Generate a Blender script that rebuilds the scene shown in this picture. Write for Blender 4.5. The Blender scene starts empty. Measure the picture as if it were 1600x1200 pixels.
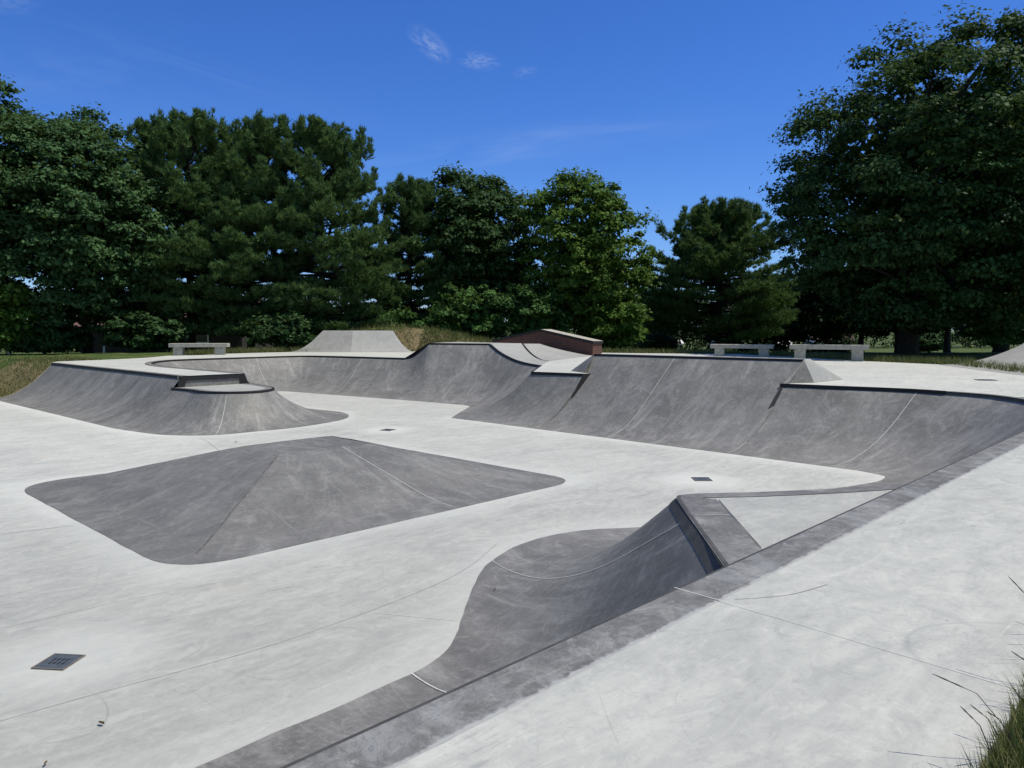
import bpy, math, random
import numpy as np
from mathutils import Vector, geometry
from mathutils import noise as mnoise

U = 2.9                                   # eye height above the bowl floor, metres
C = bpy.context.scene.collection
rnd = random.Random(7)
CA, SA = math.cos(math.radians(46)), math.sin(math.radians(46))

def xd(X, d):                             # across / away from the viewpoint -> park axes
    return (X*CA + d*SA, -X*SA + d*CA)
def sm(t):
    t = max(0.0, min(1.0, t)); return t*t*(3-2*t)
def deckz(u, v):
    return .5 - .03*(1-sm((u-4.2)/2.2))*sm(v-5.0)

# ------------------------------------------------------------------ materials
def mat(name):
    m = bpy.data.materials.new(name); m.use_nodes = True
    nt = m.node_tree; b = nt.nodes['Principled BSDF']
    return m, nt, b
def node(nt, t, **kw):
    n = nt.nodes.new(t)
    for k, v in kw.items():
        if k in n.inputs: n.inputs[k].default_value = v
        else: setattr(n, k, v)
    return n
def L(nt, a, b): nt.links.new(a, b)
def ramp(nt, src, stops):
    r = nt.nodes.new('ShaderNodeValToRGB'); e = r.color_ramp.elements
    while len(e) < len(stops): e.new(.5)
    for i, (p, c) in enumerate(stops):
        e[i].position = p; e[i].color = (c, c, c, 1) if isinstance(c, (int, float)) else (*c, 1)
    L(nt, src, r.inputs[0]); return r.outputs[0]
def noise_tex(nt, vec, scale, detail=4, rough=.55, dist=0.0):
    n = node(nt, 'ShaderNodeTexNoise', Scale=scale, Detail=detail, Roughness=rough, Distortion=dist)
    L(nt, vec, n.inputs['Vector']); return n.outputs['Fac']
def mapping(nt, vec, scale=(1,1,1), rot=(0,0,0), loc=(0,0,0)):
    m = nt.nodes.new('ShaderNodeMapping'); m.inputs['Scale'].default_value = scale
    m.inputs['Rotation'].default_value = rot; m.inputs['Location'].default_value = loc
    L(nt, vec, m.inputs['Vector']); return m.outputs[0]
def math_n(nt, op, a, b=None):
    n = nt.nodes.new('ShaderNodeMath'); n.operation = op
    for i, s in enumerate((a, b)):
        if s is None: continue
        if isinstance(s, (int, float)): n.inputs[i].default_value = s
        else: L(nt, s, n.inputs[i])
    return n.outputs[0]
def mix(nt, fac, a, b, mode='MIX'):
    n = nt.nodes.new('ShaderNodeMix'); n.data_type = 'RGBA'; n.blend_type = mode
    for i, s in ((0, fac), (6, a), (7, b)):
        if isinstance(s, (int, float)): n.inputs[i].default_value = s
        elif isinstance(s, tuple): n.inputs[i].default_value = (*s, 1)
        else: L(nt, s, n.inputs[i])
    return n.outputs[2]
def bump(nt, h, b, strength=.2, dist=.01):
    n = node(nt, 'ShaderNodeBump', Strength=strength, Distance=dist)
    L(nt, h, n.inputs['Height']); L(nt, n.outputs[0], b.inputs['Normal'])
def pos(nt): return nt.nodes.new('ShaderNodeNewGeometry').outputs['Position']
def uvc(nt): return nt.nodes.new('ShaderNodeTexCoord').outputs['UV']
def attr(nt, name):
    n = nt.nodes.new('ShaderNodeAttribute'); n.attribute_name = name; return n.outputs['Fac']

def light_concrete():
    m, nt, b = mat('pale_concrete'); p = pos(nt)
    big = noise_tex(nt, p, .38, 6, .62, .8)
    mid = noise_tex(nt, mapping(nt, p, (.55, 2.0, 1), (0, 0, .5)), 1.5, 8, .68, 1.6)
    med = noise_tex(nt, mapping(nt, p, (1, 1.6, 1), (0, 0, -.4), (3, 8, 1)), 2.4, 8, .72, 1.8)
    fine = noise_tex(nt, p, 12, 7, .75, .4)
    grit = noise_tex(nt, p, 55, 4, .7)
    c = ramp(nt, big, [(.30, (.300, .296, .278)), (.5, (.362, .357, .328)), (.70, (.415, .408, .372))])
    c = mix(nt, .36, c, ramp(nt, mid, [(.33, (.235, .234, .226)), (.5, (.36, .355, .33)), (.66, (.485, .475, .435))]))
    c = mix(nt, ramp(nt, med, [(.51, 0), (.58, .25), (.70, .62)]), c, (.47, .46, .42))
    c = mix(nt, ramp(nt, med, [(.27, .62), (.38, .2), (.46, 0)]), c, (.235, .234, .228))
    # trowel arcs: thin curved contours of a warped field, in patches
    swirl = noise_tex(nt, p, 1.2, 3, .5, 3.5)
    arcs = math_n(nt, 'ABSOLUTE', math_n(nt, 'SUBTRACT', math_n(nt, 'FRACT', math_n(nt, 'MULTIPLY', swirl, 14.0)), .5))
    arcm = math_n(nt, 'MULTIPLY', ramp(nt, arcs, [(0, 1), (.12, 0)]), ramp(nt, noise_tex(nt, p, .9, 4), [(.5, 0), (.66, .36)]))
    c = mix(nt, arcm, c, (.20, .20, .195))
    # pale flecks and short scrapes
    for k, r in enumerate((.25, -.9)):
        sc_ = noise_tex(nt, mapping(nt, p, (2.2, 22, 1), (0, 0, r), (k*5, 2, 0)), 1.6, 4, .6, .8)
        pt = ramp(nt, noise_tex(nt, mapping(nt, p, loc=(k*9, 1, 4)), .8, 4), [(.48, 0), (.64, .7)])
        c = mix(nt, math_n(nt, 'MULTIPLY', ramp(nt, sc_, [(.60, 0), (.70, .7)]), pt), c, (.50, .49, .45) if k == 0 else (.22, .22, .215))
    c = mix(nt, ramp(nt, fine, [(.30, .45), (.47, 0)]), c, (.225, .224, .22))
    c = mix(nt, ramp(nt, fine, [(.56, 0), (.74, .4)]), c, (.49, .48, .44))
    c = mix(nt, ramp(nt, grit, [(.30, .30), (.45, 0)]), c, (.22, .22, .215))
    # skate wheel marks: long thin arcs
    for k, (sc_, mul) in enumerate(((.22, 16.0), (.31, 11.0))):
        w_ = noise_tex(nt, mapping(nt, p, loc=(k*17, 6, 3)), sc_, 1.0, .4, .7)
        a2 = math_n(nt, 'ABSOLUTE', math_n(nt, 'SUBTRACT', math_n(nt, 'FRACT', math_n(nt, 'MULTIPLY', w_, mul)), .5))
        pt = ramp(nt, noise_tex(nt, mapping(nt, p, loc=(k*3, 9, 1)), .7, 5, .7), [(.5, 0), (.6, .42)])
        c = mix(nt, math_n(nt, 'MULTIPLY', ramp(nt, a2, [(0, 1), (.018, 0)]), pt), c, (.19, .19, .187))
    # warm dirt blotches
    c = mix(nt, ramp(nt, noise_tex(nt, mapping(nt, p, loc=(13, 5, 0)), .8, 6, .65, .6), [(.58, 0), (.78, .34)]), c, (.37, .335, .27))
    v = node(nt, 'ShaderNodeTexVoronoi', Scale=3.4, feature='F1'); L(nt, p, v.inputs['Vector'])
    c = mix(nt, ramp(nt, v.outputs['Distance'], [(.014, .8), (.035, 0)]), c, (.13, .125, .115))
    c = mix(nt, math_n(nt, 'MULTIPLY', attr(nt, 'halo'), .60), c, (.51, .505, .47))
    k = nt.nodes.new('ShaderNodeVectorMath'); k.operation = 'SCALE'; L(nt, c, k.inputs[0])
    L(nt, math_n(nt, 'ADD', 1.0, math_n(nt, 'MULTIPLY', attr(nt, 'panel_and_sheen'), .38)), k.inputs['Scale']); c = k.outputs[0]  # slab tone and painted grazing-view brightness scale the colour
    L(nt, c, b.inputs['Base Color']); b.inputs['Roughness'].default_value = .62
    b.inputs['Specular IOR Level'].default_value = .3
    bump(nt, math_n(nt, 'ADD', fine, math_n(nt, 'MULTIPLY', mid, 1.2)), b, .25, .008)
    return m

def dark_concrete(name, base=(.168, .160, .151), hi=(.325, .312, .296), lo=(.098, .094, .089), scuff=.5, grid=False, wear=False):
    m, nt, b = mat(name); p = pos(nt); uv = uvc(nt)
    streak = noise_tex(nt, mapping(nt, uv, (1.3, .36, 1), (0, 0, .06)), 1.5, 8, .70, 1.1)
    streak2 = noise_tex(nt, mapping(nt, uv, (3.0, .8, 1), (0, 0, .3)), 1.7, 7, .70, 1.8)
    cloud = noise_tex(nt, p, .55, 7, .70, 1.2)
    blotch = noise_tex(nt, mapping(nt, p, loc=(4, 9, 2)), 2.2, 8, .74, 1.8)
    fine = noise_tex(nt, p, 18, 7, .78, .3)
    c = mix(nt, ramp(nt, cloud, [(.36, 0), (.64, 1)]), lo, tuple((base[i]*.75 + hi[i]*.25) for i in range(3)))
    c = mix(nt, .38, c, base)
    c = mix(nt, ramp(nt, blotch, [(.50, 0), (.57, .18), (.70, .55)]), c, hi)
    c = mix(nt, ramp(nt, blotch, [(.28, .6), (.36, .22), (.44, 0)]), c, lo)
    c = mix(nt, ramp(nt, streak, [(.51, 0), (.60, .30), (.72, .8)]), c, hi)
    c = mix(nt, ramp(nt, streak, [(.30, .6), (.42, 0)]), c, lo)
    c = mix(nt, ramp(nt, streak2, [(.56, 0), (.72, scuff)]), c, hi)
    c = mix(nt, ramp(nt, fine, [(.53, 0), (.70, .5)]), c, hi)
    c = mix(nt, ramp(nt, fine, [(.30, .6), (.46, 0)]), c, lo)
    # fine hand-trowel scratches in crossing directions, only in patches
    for k, r in enumerate((.5, -.7, 1.3)):
        s = noise_tex(nt, mapping(nt, p, (1.1, 26, 1), (0, 0, r), (k*7, 0, 0)), 1.3, 3, .5, .6)
        pt = ramp(nt, noise_tex(nt, mapping(nt, p, loc=(k*11, 2, 7)), 1.0, 3), [(.44, 0), (.62, .8)])
        c = mix(nt, math_n(nt, 'MULTIPLY', ramp(nt, s, [(.60, 0), (.72, .5)]), pt), c, hi if k != 1 else lo)
    if grid:
        for k, sc in enumerate(((1.55, 0, 0), (0, 1.9, 0))):
            sx = nt.nodes.new('ShaderNodeSeparateXYZ'); L(nt, p, sx.inputs[0])
            f = math_n(nt, 'FRACT', math_n(nt, 'MULTIPLY', sx.outputs[k], 1.55 if k == 0 else .9))
            ln = ramp(nt, math_n(nt, 'ABSOLUTE', math_n(nt, 'SUBTRACT', f, .5)), [(0, .4), (.035, 0)])
            ln = math_n(nt, 'MULTIPLY', ln, ramp(nt, noise_tex(nt, mapping(nt, p, loc=(k*9, 3, 0)), 1.3, 4), [(.48, 0), (.62, 1)]))
            c = mix(nt, ln, c, hi)
    if wear:
        sx = nt.nodes.new('ShaderNodeSeparateXYZ'); L(nt, uv, sx.inputs[0])
        e = math_n(nt, 'ADD', sx.outputs[1], math_n(nt, 'MULTIPLY', math_n(nt, 'SUBTRACT', noise_tex(nt, p, 9, 7, .75), .5), .34))
        c = mix(nt, ramp(nt, noise_tex(nt, p, 2.2, 6, .7, 1.2), [(.48, 0), (.7, .75)]), c, (.30, .30, .303))
        sw = noise_tex(nt, p, 2.4, 2, .5, 5.0)
        a2 = math_n(nt, 'ABSOLUTE', math_n(nt, 'SUBTRACT', math_n(nt, 'FRACT', math_n(nt, 'MULTIPLY', sw, 7.0)), .5))
        c = mix(nt, ramp(nt, a2, [(0, .55), (.09, 0)]), c, (.085, .085, .093))
        c = mix(nt, ramp(nt, e, [(.90, 0), (.96, .9)]), c, (.36, .357, .345))
    L(nt, c, b.inputs['Base Color']); b.inputs['Roughness'].default_value = .58
    b.inputs['Specular IOR Level'].default_value = .3
    bump(nt, math_n(nt, 'ADD', fine, streak), b, .15, .008)
    return m

def plain(name, col, rough=.6, var=.15, metallic=0.0, scale=6):
    m, nt, b = mat(name); p = pos(nt)
    f = noise_tex(nt, p, scale, 5, .6)
    c = ramp(nt, f, [(.3, tuple(x*(1-var) for x in col)), (.7, tuple(min(1, x*(1+var)) for x in col))])
    L(nt, c, b.inputs['Base Color']); b.inputs['Roughness'].default_value = rough; b.inputs['Metallic'].default_value = metallic
    return m

def brick_mat():
    m, nt, b = mat('red_brick')
    t = node(nt, 'ShaderNodeTexBrick', Scale=1.0)
    t.inputs['Color1'].default_value = (.120, .032, .022, 1); t.inputs['Color2'].default_value = (.062, .021, .017, 1)
    t.inputs['Mortar'].default_value = (.125, .10, .088, 1); t.inputs['Mortar Size'].default_value = .008
    t.inputs['Brick Width'].default_value = .215; t.inputs['Row Height'].default_value = .085
    L(nt, uvc(nt), t.inputs['Vector']); L(nt, t.outputs['Color'], b.inputs['Base Color'])
    b.inputs['Roughness'].default_value = .8; return m

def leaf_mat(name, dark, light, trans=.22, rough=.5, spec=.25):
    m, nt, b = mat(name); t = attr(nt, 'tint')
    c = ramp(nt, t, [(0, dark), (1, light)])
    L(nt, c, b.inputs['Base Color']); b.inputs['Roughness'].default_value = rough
    b.inputs['Specular IOR Level'].default_value = spec
    tr = nt.nodes.new('ShaderNodeBsdfTranslucent'); L(nt, mix(nt, .5, c, (.14, .20, .03)), tr.inputs['Color'])
    mx = nt.nodes.new('ShaderNodeMixShader'); mx.inputs[0].default_value = trans
    L(nt, b.outputs[0], mx.inputs[1]); L(nt, tr.outputs[0], mx.inputs[2])
    L(nt, mx.outputs[0], nt.nodes['Material Output'].inputs[0]); return m

def grass_ground():
    m, nt, b = mat('grass_and_straw'); p = pos(nt)
    a = noise_tex(nt, p, .8, 6, .68, .5); f = noise_tex(nt, p, 7, 5, .7)
    c = ramp(nt, f, [(.3, (.030, .052, .014)), (.7, (.085, .125, .035))])
    dry = ramp(nt, math_n(nt, 'ADD', a, math_n(nt, 'MULTIPLY', attr(nt, 'dry'), .30)), [(.52, 0), (.70, .95)])
    c = mix(nt, dry, c, ramp(nt, f, [(.3, (.13, .095, .055)), (.7, (.285, .22, .13))]))
    L(nt, c, b.inputs['Base Color']); b.inputs['Roughness'].default_value = .9
    b.inputs['Specular IOR Level'].default_value = .1
    bump(nt, f, b, .9, .08); return m

M = dict(
    pale=light_concrete(),
    dark=dark_concrete('grey_concrete'),
    hip=dark_concrete('trowelled_grey_concrete', base=(.148, .142, .134), hi=(.268, .259, .246), grid=True, scuff=.3),
    band=dark_concrete('scuffed_ledge_concrete', base=(.128, .124, .118), hi=(.33, .32, .304), scuff=.8, wear=True),
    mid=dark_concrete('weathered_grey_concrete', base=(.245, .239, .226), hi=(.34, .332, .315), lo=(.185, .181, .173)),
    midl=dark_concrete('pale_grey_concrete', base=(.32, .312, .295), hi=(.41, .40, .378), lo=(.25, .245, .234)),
    steel=plain('black_steel', (.008, .008, .011), .75, .3),
    edge=plain('dark_edge_shade', (.062, .058, .052), .65, .35, 0, 8),  # shade on rims turned from the sun, put into the colour; also a thin line
    plate=plain('galvanised_plate', (.085, .098, .112), .55, .3, .25, 25),
    rim=plain('rusty_rim', (.14, .12, .105), .7, .3),
    caulk=plain('pale_caulk', (.50, .495, .465), .8, .2, 0, 14),
    cut=plain('saw_cut_grey', (.262, .258, .244), .9, .3),  # flat grey for cut and scuff lines
    bench=plain('cast_bench_concrete', (.36, .333, .285), .85, .28, 0, 7),
    brick=brick_mat(),
    bark=plain('bark', (.020, .016, .013), .9, .4, 0, 5),
    oak=leaf_mat('oak_leaf', (.018, .044, .015), (.066, .130, .044), .22, .6, .10),
    maple=leaf_mat('maple_leaf', (.026, .062, .024), (.088, .168, .062), .24, .6, .10),
    lime=leaf_mat('yellow_green_leaf', (.042, .096, .016), (.140, .235, .046), .30, .6, .10),
    fresh=leaf_mat('fresh_leaf', (.030, .078, .020), (.100, .190, .052), .26, .6, .1),
    pine=leaf_mat('pine_needle', (.040, .088, .032), (.135, .225, .080), .26, .6, .1),
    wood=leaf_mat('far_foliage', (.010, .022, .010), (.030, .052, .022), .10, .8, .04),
    blade=leaf_mat('grass_blade', (.050, .088, .020), (.27, .235, .105), .2, .6, .2),
    stalk=leaf_mat('dry_stalk', (.05, .045, .035), (.12, .105, .075), .1, .7, .2),
    soil=grass_ground(),
    roof=plain('brown_shingle', (.15, .085, .075), .85, .3),
    siding=plain('white_siding', (.72, .72, .70), .6, .08),
    tan=plain('tan_siding', (.30, .25, .2), .7, .15),
    crease=plain('dark_crease', (.105, .10, .097), .8, .35, 0, 10),
    glass=plain('dark_glass', (.015, .02, .025), .08, .1),
    blue=plain('blue_car_paint', (.05, .09, .17), .25, .1),
    white=plain('white_paint', (.78, .78, .77), .35, .05),
    tyre=plain('tyre_rubber', (.015, .015, .015), .85, .2),
    litter=plain('dead_leaf', (.11, .075, .03), .8, .3),
)

# ------------------------------------------------------------------ object helpers
def tag(o, label=None, cat=None, group=None, kind=None):
    for k, v in (('label', label), ('category', cat), ('group', group), ('kind', kind)):
        if v: o[k] = v
    return o
def thing(name, label, cat, loc=(0, 0, 0), rz=0.0, group=None):
    o = bpy.data.objects.new(name, None); C.objects.link(o)
    o.location = loc; o.rotation_euler = (0, 0, rz); o.empty_display_size = .3
    return tag(o, label, cat, group)
def obj(name, verts, faces, m, parent=None, uvs=None, smooth=False, world=True):
    """one mesh object; world=True: verts are world metres and are moved into the parent's space"""
    V = [Vector(v) for v in verts]
    if parent is not None and world:
        from mathutils import Matrix
        inv = (Matrix.Translation(parent.location) @ Matrix.Rotation(parent.rotation_euler.z, 4, 'Z')).inverted()
        V = [inv @ v for v in V]
    me = bpy.data.meshes.new(name); me.from_pydata(V, [], faces); me.update()
    if uvs is not None:
        ul = me.uv_layers.new(name='UVMap')
        for lp in me.loops: ul.data[lp.index].uv = uvs[lp.vertex_index]
    for mm in (m if isinstance(m, list) else [m]): me.materials.append(mm)
    if smooth: me.polygons.foreach_set('use_smooth', [True]*len(me.polygons))
    o = bpy.data.objects.new(name, me); C.objects.link(o)
    if parent is not None: o.parent = parent
    return o
def raw_mesh(name, V, F4, m, parent=None, tint=None, loc=None):
    """fast mesh of quads or triangles from numpy arrays, in the parent's local space"""
    V = np.asarray(V, dtype=np.float32); F = np.asarray(F4, dtype=np.int32); k = F.shape[1]; n = len(F)
    me = bpy.data.meshes.new(name)
    me.vertices.add(len(V)); me.vertices.foreach_set('co', V.ravel())
    me.loops.add(n*k); me.loops.foreach_set('vertex_index', F.ravel())
    me.polygons.add(n)
    me.polygons.foreach_set('loop_start', np.arange(0, n*k, k, dtype=np.int32))
    me.polygons.foreach_set('loop_total', np.full(n, k, dtype=np.int32))
    me.update(calc_edges=True)
    if tint is not None:
        a = me.attributes.new('tint', 'FLOAT', 'FACE'); a.data.foreach_set('value', np.asarray(tint, dtype=np.float32))
    me.materials.append(m)
    o = bpy.data.objects.new(name, me); C.objects.link(o)
    if parent is not None: o.parent = parent
    if loc is not None: o.location = loc
    return o
def box_vf(x0, x1, y0, y1, z0, z1):
    v = [(x, y, z) for z in (z0, z1) for y in (y0, y1) for x in (x0, x1)]
    f = [(0, 2, 3, 1), (4, 5, 7, 6), (0, 1, 5, 4), (2, 6, 7, 3), (0, 4, 6, 2), (1, 3, 7, 5)]
    return v, f
def boxes(name, bl, m, parent, bevel=.012, seg=2):
    V, F = [], []
    for b in bl:
        v, f = box_vf(*b); o = len(V); V += v; F += [tuple(i+o for i in q) for q in f]
    o = obj(name, V, F, m, parent, world=False)
    if bevel:
        md = o.modifiers.new('Bevel', 'BEVEL'); md.width = bevel; md.segments = seg
    return o

# ------------------------------------------------------------------ lofted concrete
def arc_profile(r, h, n):
    h = max(h, 1e-4); R = (r*r + h*h)/(2*h)
    ph = math.asin(min(1, r/R)) if h <= r else math.pi - math.asin(min(1, r/R))
    return [(R*math.sin(ph*i/n)/max(r, 1e-6), R*(1-math.cos(ph*i/n))) for i in range(n+1)]
def bank_profile(r, h, n, f=.3):
    s = h/(1-f/2); out = []
    for i in range(n+1):
        x = i/n; out.append((x, s*x*x/(2*f) if x < f else s*(x-f/2)))
    return out
def densify(pts, step):
    out = []
    for a, b in zip(pts[:-1], pts[1:]):
        d = max(math.dist(a[0][:2], b[0][:2]), math.dist(a[1][:2], b[1][:2])); n = max(1, int(d/step))
        for i in range(n):
            t = i/n; out.append(tuple(tuple(p+(q-p)*t for p, q in zip(a[k], b[k])) for k in (0, 1)))
    out.append(pts[-1]); return out
def catmull(pts, n=4):
    """smooth pair list (base, top) through control pairs"""
    P = [list(a)+list(b) for a, b in pts]; nb = len(pts[0][0]); out = []
    for i in range(len(P)-1):
        p0, p1, p2, p3 = P[max(i-1, 0)], P[i], P[i+1], P[min(i+2, len(P)-1)]
        for k in range(n):
            t = k/n; q = [.5*(2*b + (c-a)*t + (2*a-5*b+4*c-d)*t*t + (3*b-a-3*c+d)*t**3) for a, b, c, d in zip(p0, p1, p2, p3)]
            out.append((tuple(q[:nb]), tuple(q[nb:])))
    out.append((tuple(P[-1][:nb]), tuple(P[-1][nb:]))); return out

class Loft:
    def __init__(s, pairs, n=16, prof='bank', drop=.02, z0=.004, f=.78):
        """pairs: ((u,v[,z]), (u,v,z)) in U units; grid of world points in metres"""
        s.g = []; s.uv = []; acc = 0; prev = None
        for b, t in pairs:
            dr = drop(len(s.g)/max(1, len(pairs)-1)) if callable(drop) else drop
            bz = (b[2] if len(b) > 2 else 0.0)*U; h = t[2]*U - dr - bz
            r = math.dist(b[:2], t[:2])*U
            ff = f(len(s.g)/max(1, len(pairs)-1)) if callable(f) else f
            pr = arc_profile(r, h, n) if prof == 'arc' else bank_profile(r, h, n, ff)
            col = []; sl = []; q = 0
            for i, (x, z) in enumerate(pr):
                p = Vector(((b[0]+(t[0]-b[0])*x)*U, (b[1]+(t[1]-b[1])*x)*U, bz + z + z0))
                if i == 0: p += Vector((mnoise.noise(Vector((p.x*4, p.y*4, 7))), mnoise.noise(Vector((p.x*4, p.y*4, 3))), 0))*.014
                if i: q += (p-col[-1]).length
                col.append(p); sl.append(q)
            mid = col[n//2]
            if prev is not None: acc += (mid-prev).length
            prev = mid; s.g.append(col); s.uv.append([(acc, y) for y in sl])
        s.nc, s.nr = len(s.g), n+1
    def mesh(s, name, m, parent, close=False):
        V = [p for c in s.g for p in c]; uv = [q for c in s.uv for q in c]; F = []
        for i in range(s.nc if close else s.nc-1):
            j = (i+1) % s.nc
            for k in range(s.nr-1): F.append((i*s.nr+k, j*s.nr+k, j*s.nr+k+1, i*s.nr+k+1))
        # the base row in the loft may run either way round: make faces look up
        a, b, c = V[F[0][0]], V[F[0][1]], V[F[0][2]]
        if (b-a).cross(c-a).z < 0: F = [tuple(reversed(f)) for f in F]
        return obj(name, V, F, m, parent, uv, True)
    def at(s, c, r):
        c = max(0, min(s.nc-1.0001, c)); r = max(0, min(s.nr-1.0001, r)); i, k = int(c), int(r); a, b = c-i, r-k
        g = s.g
        return (g[i][k]*(1-a)*(1-b) + g[i+1][k]*a*(1-b) + g[i][k+1]*(1-a)*b + g[i+1][k+1]*a*b)
    def column(s, fn):
        """fractional column whose mid point best satisfies fn (smallest)"""
        return min((i*.25 for i in range(4*(s.nc-1))), key=lambda c: fn(s.at(c, s.nr/2)/U))
    def joint(s, c, m, parent, w=.022, r0=0.0, r1=1.0, name='joint_line', lift=.006, c2=None, taper=False):
        n = 28; V = []; F = []
        for i in range(n+1):
            t = r0 + (r1-r0)*i/n; r = t*(s.nr-1); cc = c if c2 is None else c+(c2-c)*t
            p = s.at(cc, r); q = s.at(cc+.2, r) - s.at(cc-.2, r)
            if q.length < 1e-5: q = Vector((1, 0, 0))
            q.normalize(); up = (s.at(cc, r+.2)-s.at(cc, r-.2))
            nrm = q.cross(up)
            if nrm.length < 1e-7: nrm = Vector((0, 0, 1))
            nrm.normalize()
            if nrm.z < 0: nrm = -nrm
            ww = w*((.3+.7*math.sin(math.pi*(.08+.74*i/n))) if taper else 1)
            V += [p-q*ww/2+nrm*lift, p+q*ww/2+nrm*lift]
        for i in range(n): F.append((2*i, 2*i+1, 2*i+3, 2*i+2))
        return obj(name, V, F, m, parent)

def sweep(name, pts, prof, m, parent, close_ends=True, uvs=False, smooth=False):
    """pts: world polyline; prof: (a, z) with a to the LEFT of travel"""
    P = [Vector(p) for p in pts]; n = len(P); V = []; uv = []; F = []; k = len(prof); acc = 0
    for i, p in enumerate(P):
        d0 = (P[i]-P[i-1]) if i else (P[1]-P[0]); d1 = (P[i+1]-P[i]) if i < n-1 else d0
        if i: acc += (P[i]-P[i-1]).length
        d0 = Vector((d0.x, d0.y, 0)).normalized(); d1 = Vector((d1.x, d1.y, 0)).normalized()
        nl = Vector((-d0.y, d0.x, 0)); nr = Vector((-d1.y, d1.x, 0)); mt = (nl+nr)
        mt = mt.normalized()*(1/max(.45, mt.normalized().dot(nl))) if mt.length > 1e-4 else nl
        for j, (a, z) in enumerate(prof):
            V.append(p + mt*a + Vector((0, 0, z))); uv.append((acc, j/max(1, k-1)))
    closed = prof[0] == prof[-1]
    for i in range(n-1):
        for j in range(k-1): F.append((i*k+j, (i+1)*k+j, (i+1)*k+j+1, i*k+j+1))
    if close_ends and closed:
        F.append(tuple(range(k-1))); F.append(tuple(reversed(range((n-1)*k, (n-1)*k+k-1))))
    return obj(name, V, F, m, parent, uv if uvs else None, smooth)
def tops(pairs, dz=0.0): return [Vector((t[0]*U, t[1]*U, t[2]*U+dz)) for b, t in pairs]
# coping: steel angle, its face towards the bowl; side=+1 when the bowl lies to the left of travel
def coping(pts, side, parent, m=None, w=.055, h=.075, lip=.012):
    s = side
    pr = [(s*lip, -h), (s*lip, .006), (-s*w, .006), (-s*w, -h), (s*lip, -h)]
    return sweep('coping', pts, pr, m or M['steel'], parent)
def band(pts, side, parent, w=.26, z=.005, m=None, name='concrete_band', inset=.05):
    return sweep(name, pts, [(-side*inset, z), (-side*(inset+w), z)], m or M['dark'], parent, uvs=True)

# ------------------------------------------------------------------ control lines (units of U; park axes)
bowl_pairs = catmull([((4.93, 8.36), (4.09, 8.20, .47)), ((4.85, 9.0), (4.06, 9.2, .47)), ((4.8, 9.6), (4.04, 9.93, .47)),
    ((4.85, 10.2), (4.1, 10.6, .475)), ((5.0, 10.52), (4.28, 11.2, .48)), ((5.3, 10.67), (4.6, 11.6, .485)),
    ((5.6, 10.71), (5.0, 11.75, .488)), ((5.85, 10.72), (5.9, 11.62, .495)), ((5.98, 10.70), (6.5, 11.48, .5)),
    ((6.04, 10.55), (6.86, 11.36, .5)), ((6.1, 10.2), (7.08, 10.8, .5)), ((6.22, 9.4), (7.25, 10.1, .5)), ((6.35, 8.6), (7.38, 9.47, .5))], 6)
ext_pairs = catmull([((6.35, 8.6), (7.38, 9.47, .5)), ((6.38, 8.4), (7.405, 9.27, .535)), ((6.41, 8.2), (7.44, 9.1, .635)), ((6.43, 8.05), (7.474, 8.963, .738))], 4)[:-1] \
    + densify([((6.43, 8.05), (7.474, 8.963, .74)), ((6.53, 7.25), (7.821, 8.006, .74))], .12)[:-1] \
    + catmull([((6.53, 7.2), (7.821, 8.006, .74)), ((6.525, 7.1), (7.70, 7.70, .64)), ((6.49, 7.0), (7.56, 7.32, .558)), ((6.35, 6.88), (7.44, 7.0, .52)),
    ((6.15, 6.73), (7.33, 6.72, .505)), ((5.95, 6.58), (7.227, 6.473, .5))], 4)[:-1] \
    + densify([((5.95, 6.58), (7.227, 6.473, .5)), ((5.515, 6.245), (6.147, 5.645, .5))], .12)
short_pairs = densify([((5.515, 6.245), (6.147, 5.645, .5)), ((5.51, 5.6), (6.21, 5.33, .5)), ((5.5, 5.05), (6.27, 5.03, .5))], .12)
tall_pairs = densify([((5.5, 5.05), (6.62, 5.15, .694)), ((5.47, 2.95), (6.68, 2.86, .702))], .12)
right_pairs = catmull([((5.47, 2.95), (6.38, 2.935, .5)), ((5.465, 2.6), (6.45, 2.5, .5)), ((5.455, 2.2), (6.55, 2.0, .5)), ((5.45, 1.98), (6.52, 1.68, .5)),
    ((5.43, 1.87), (6.40, 1.32, .5)), ((5.391, 1.765), (6.05, 1.02, .5)), ((5.33, 1.71), (5.5, .82, .5)), ((5.15, 1.70), (4.75, .78, .5)), ((4.9, 1.76), (4.3, .78, .5))], 5)
near_pairs_a = densify([((4.9, 1.76), (4.3, .78, .5)), ((4.6, 1.86), (3.5, .78, .5)), ((4.4, 1.93), (2.62, .80, .49))], .1)
near_pairs_b = catmull([((4.4, 1.93), (2.62, .80, .49)), ((4.0, 2.0), (2.40, .93, .49)), ((3.55, 2.06), (2.2, 1.07, .49)), ((3.3, 2.10), (2.08, 1.17, .49)), ((3.144, 2.151), (2.03, 1.205, .49)),
    ((2.929, 2.304), (1.99, 1.222, .49)), ((2.72, 2.371), (1.955, 1.21, .49)), ((2.497, 2.371), (1.90, 1.165, .49)), ((2.289, 2.307), (1.80, 1.08, .49)), ((2.119, 2.221), (1.70, .993, .49)),
    ((1.86, 2.02), (1.57, .88, .49)), ((1.708, 1.891), (1.46, .785, .49))], 5)
near_pairs_c = catmull([((1.708, 1.891), (1.46, .785, .49)), ((1.553, 1.765), (1.33, .78, .495)), ((1.42, 1.71), (1.22, .78, .5)), ((1.25, 1.69), (1.08, .78, .5)), ((.9, 1.682), (.8, .78, .5)), ((.4, 1.67), (.4, .78, .5))], 5)[:-1] \
    + densify([((.4, 1.67), (.4, .78, .5)), ((-4, 1.66), (-4, .78, .5))], .3)
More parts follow.
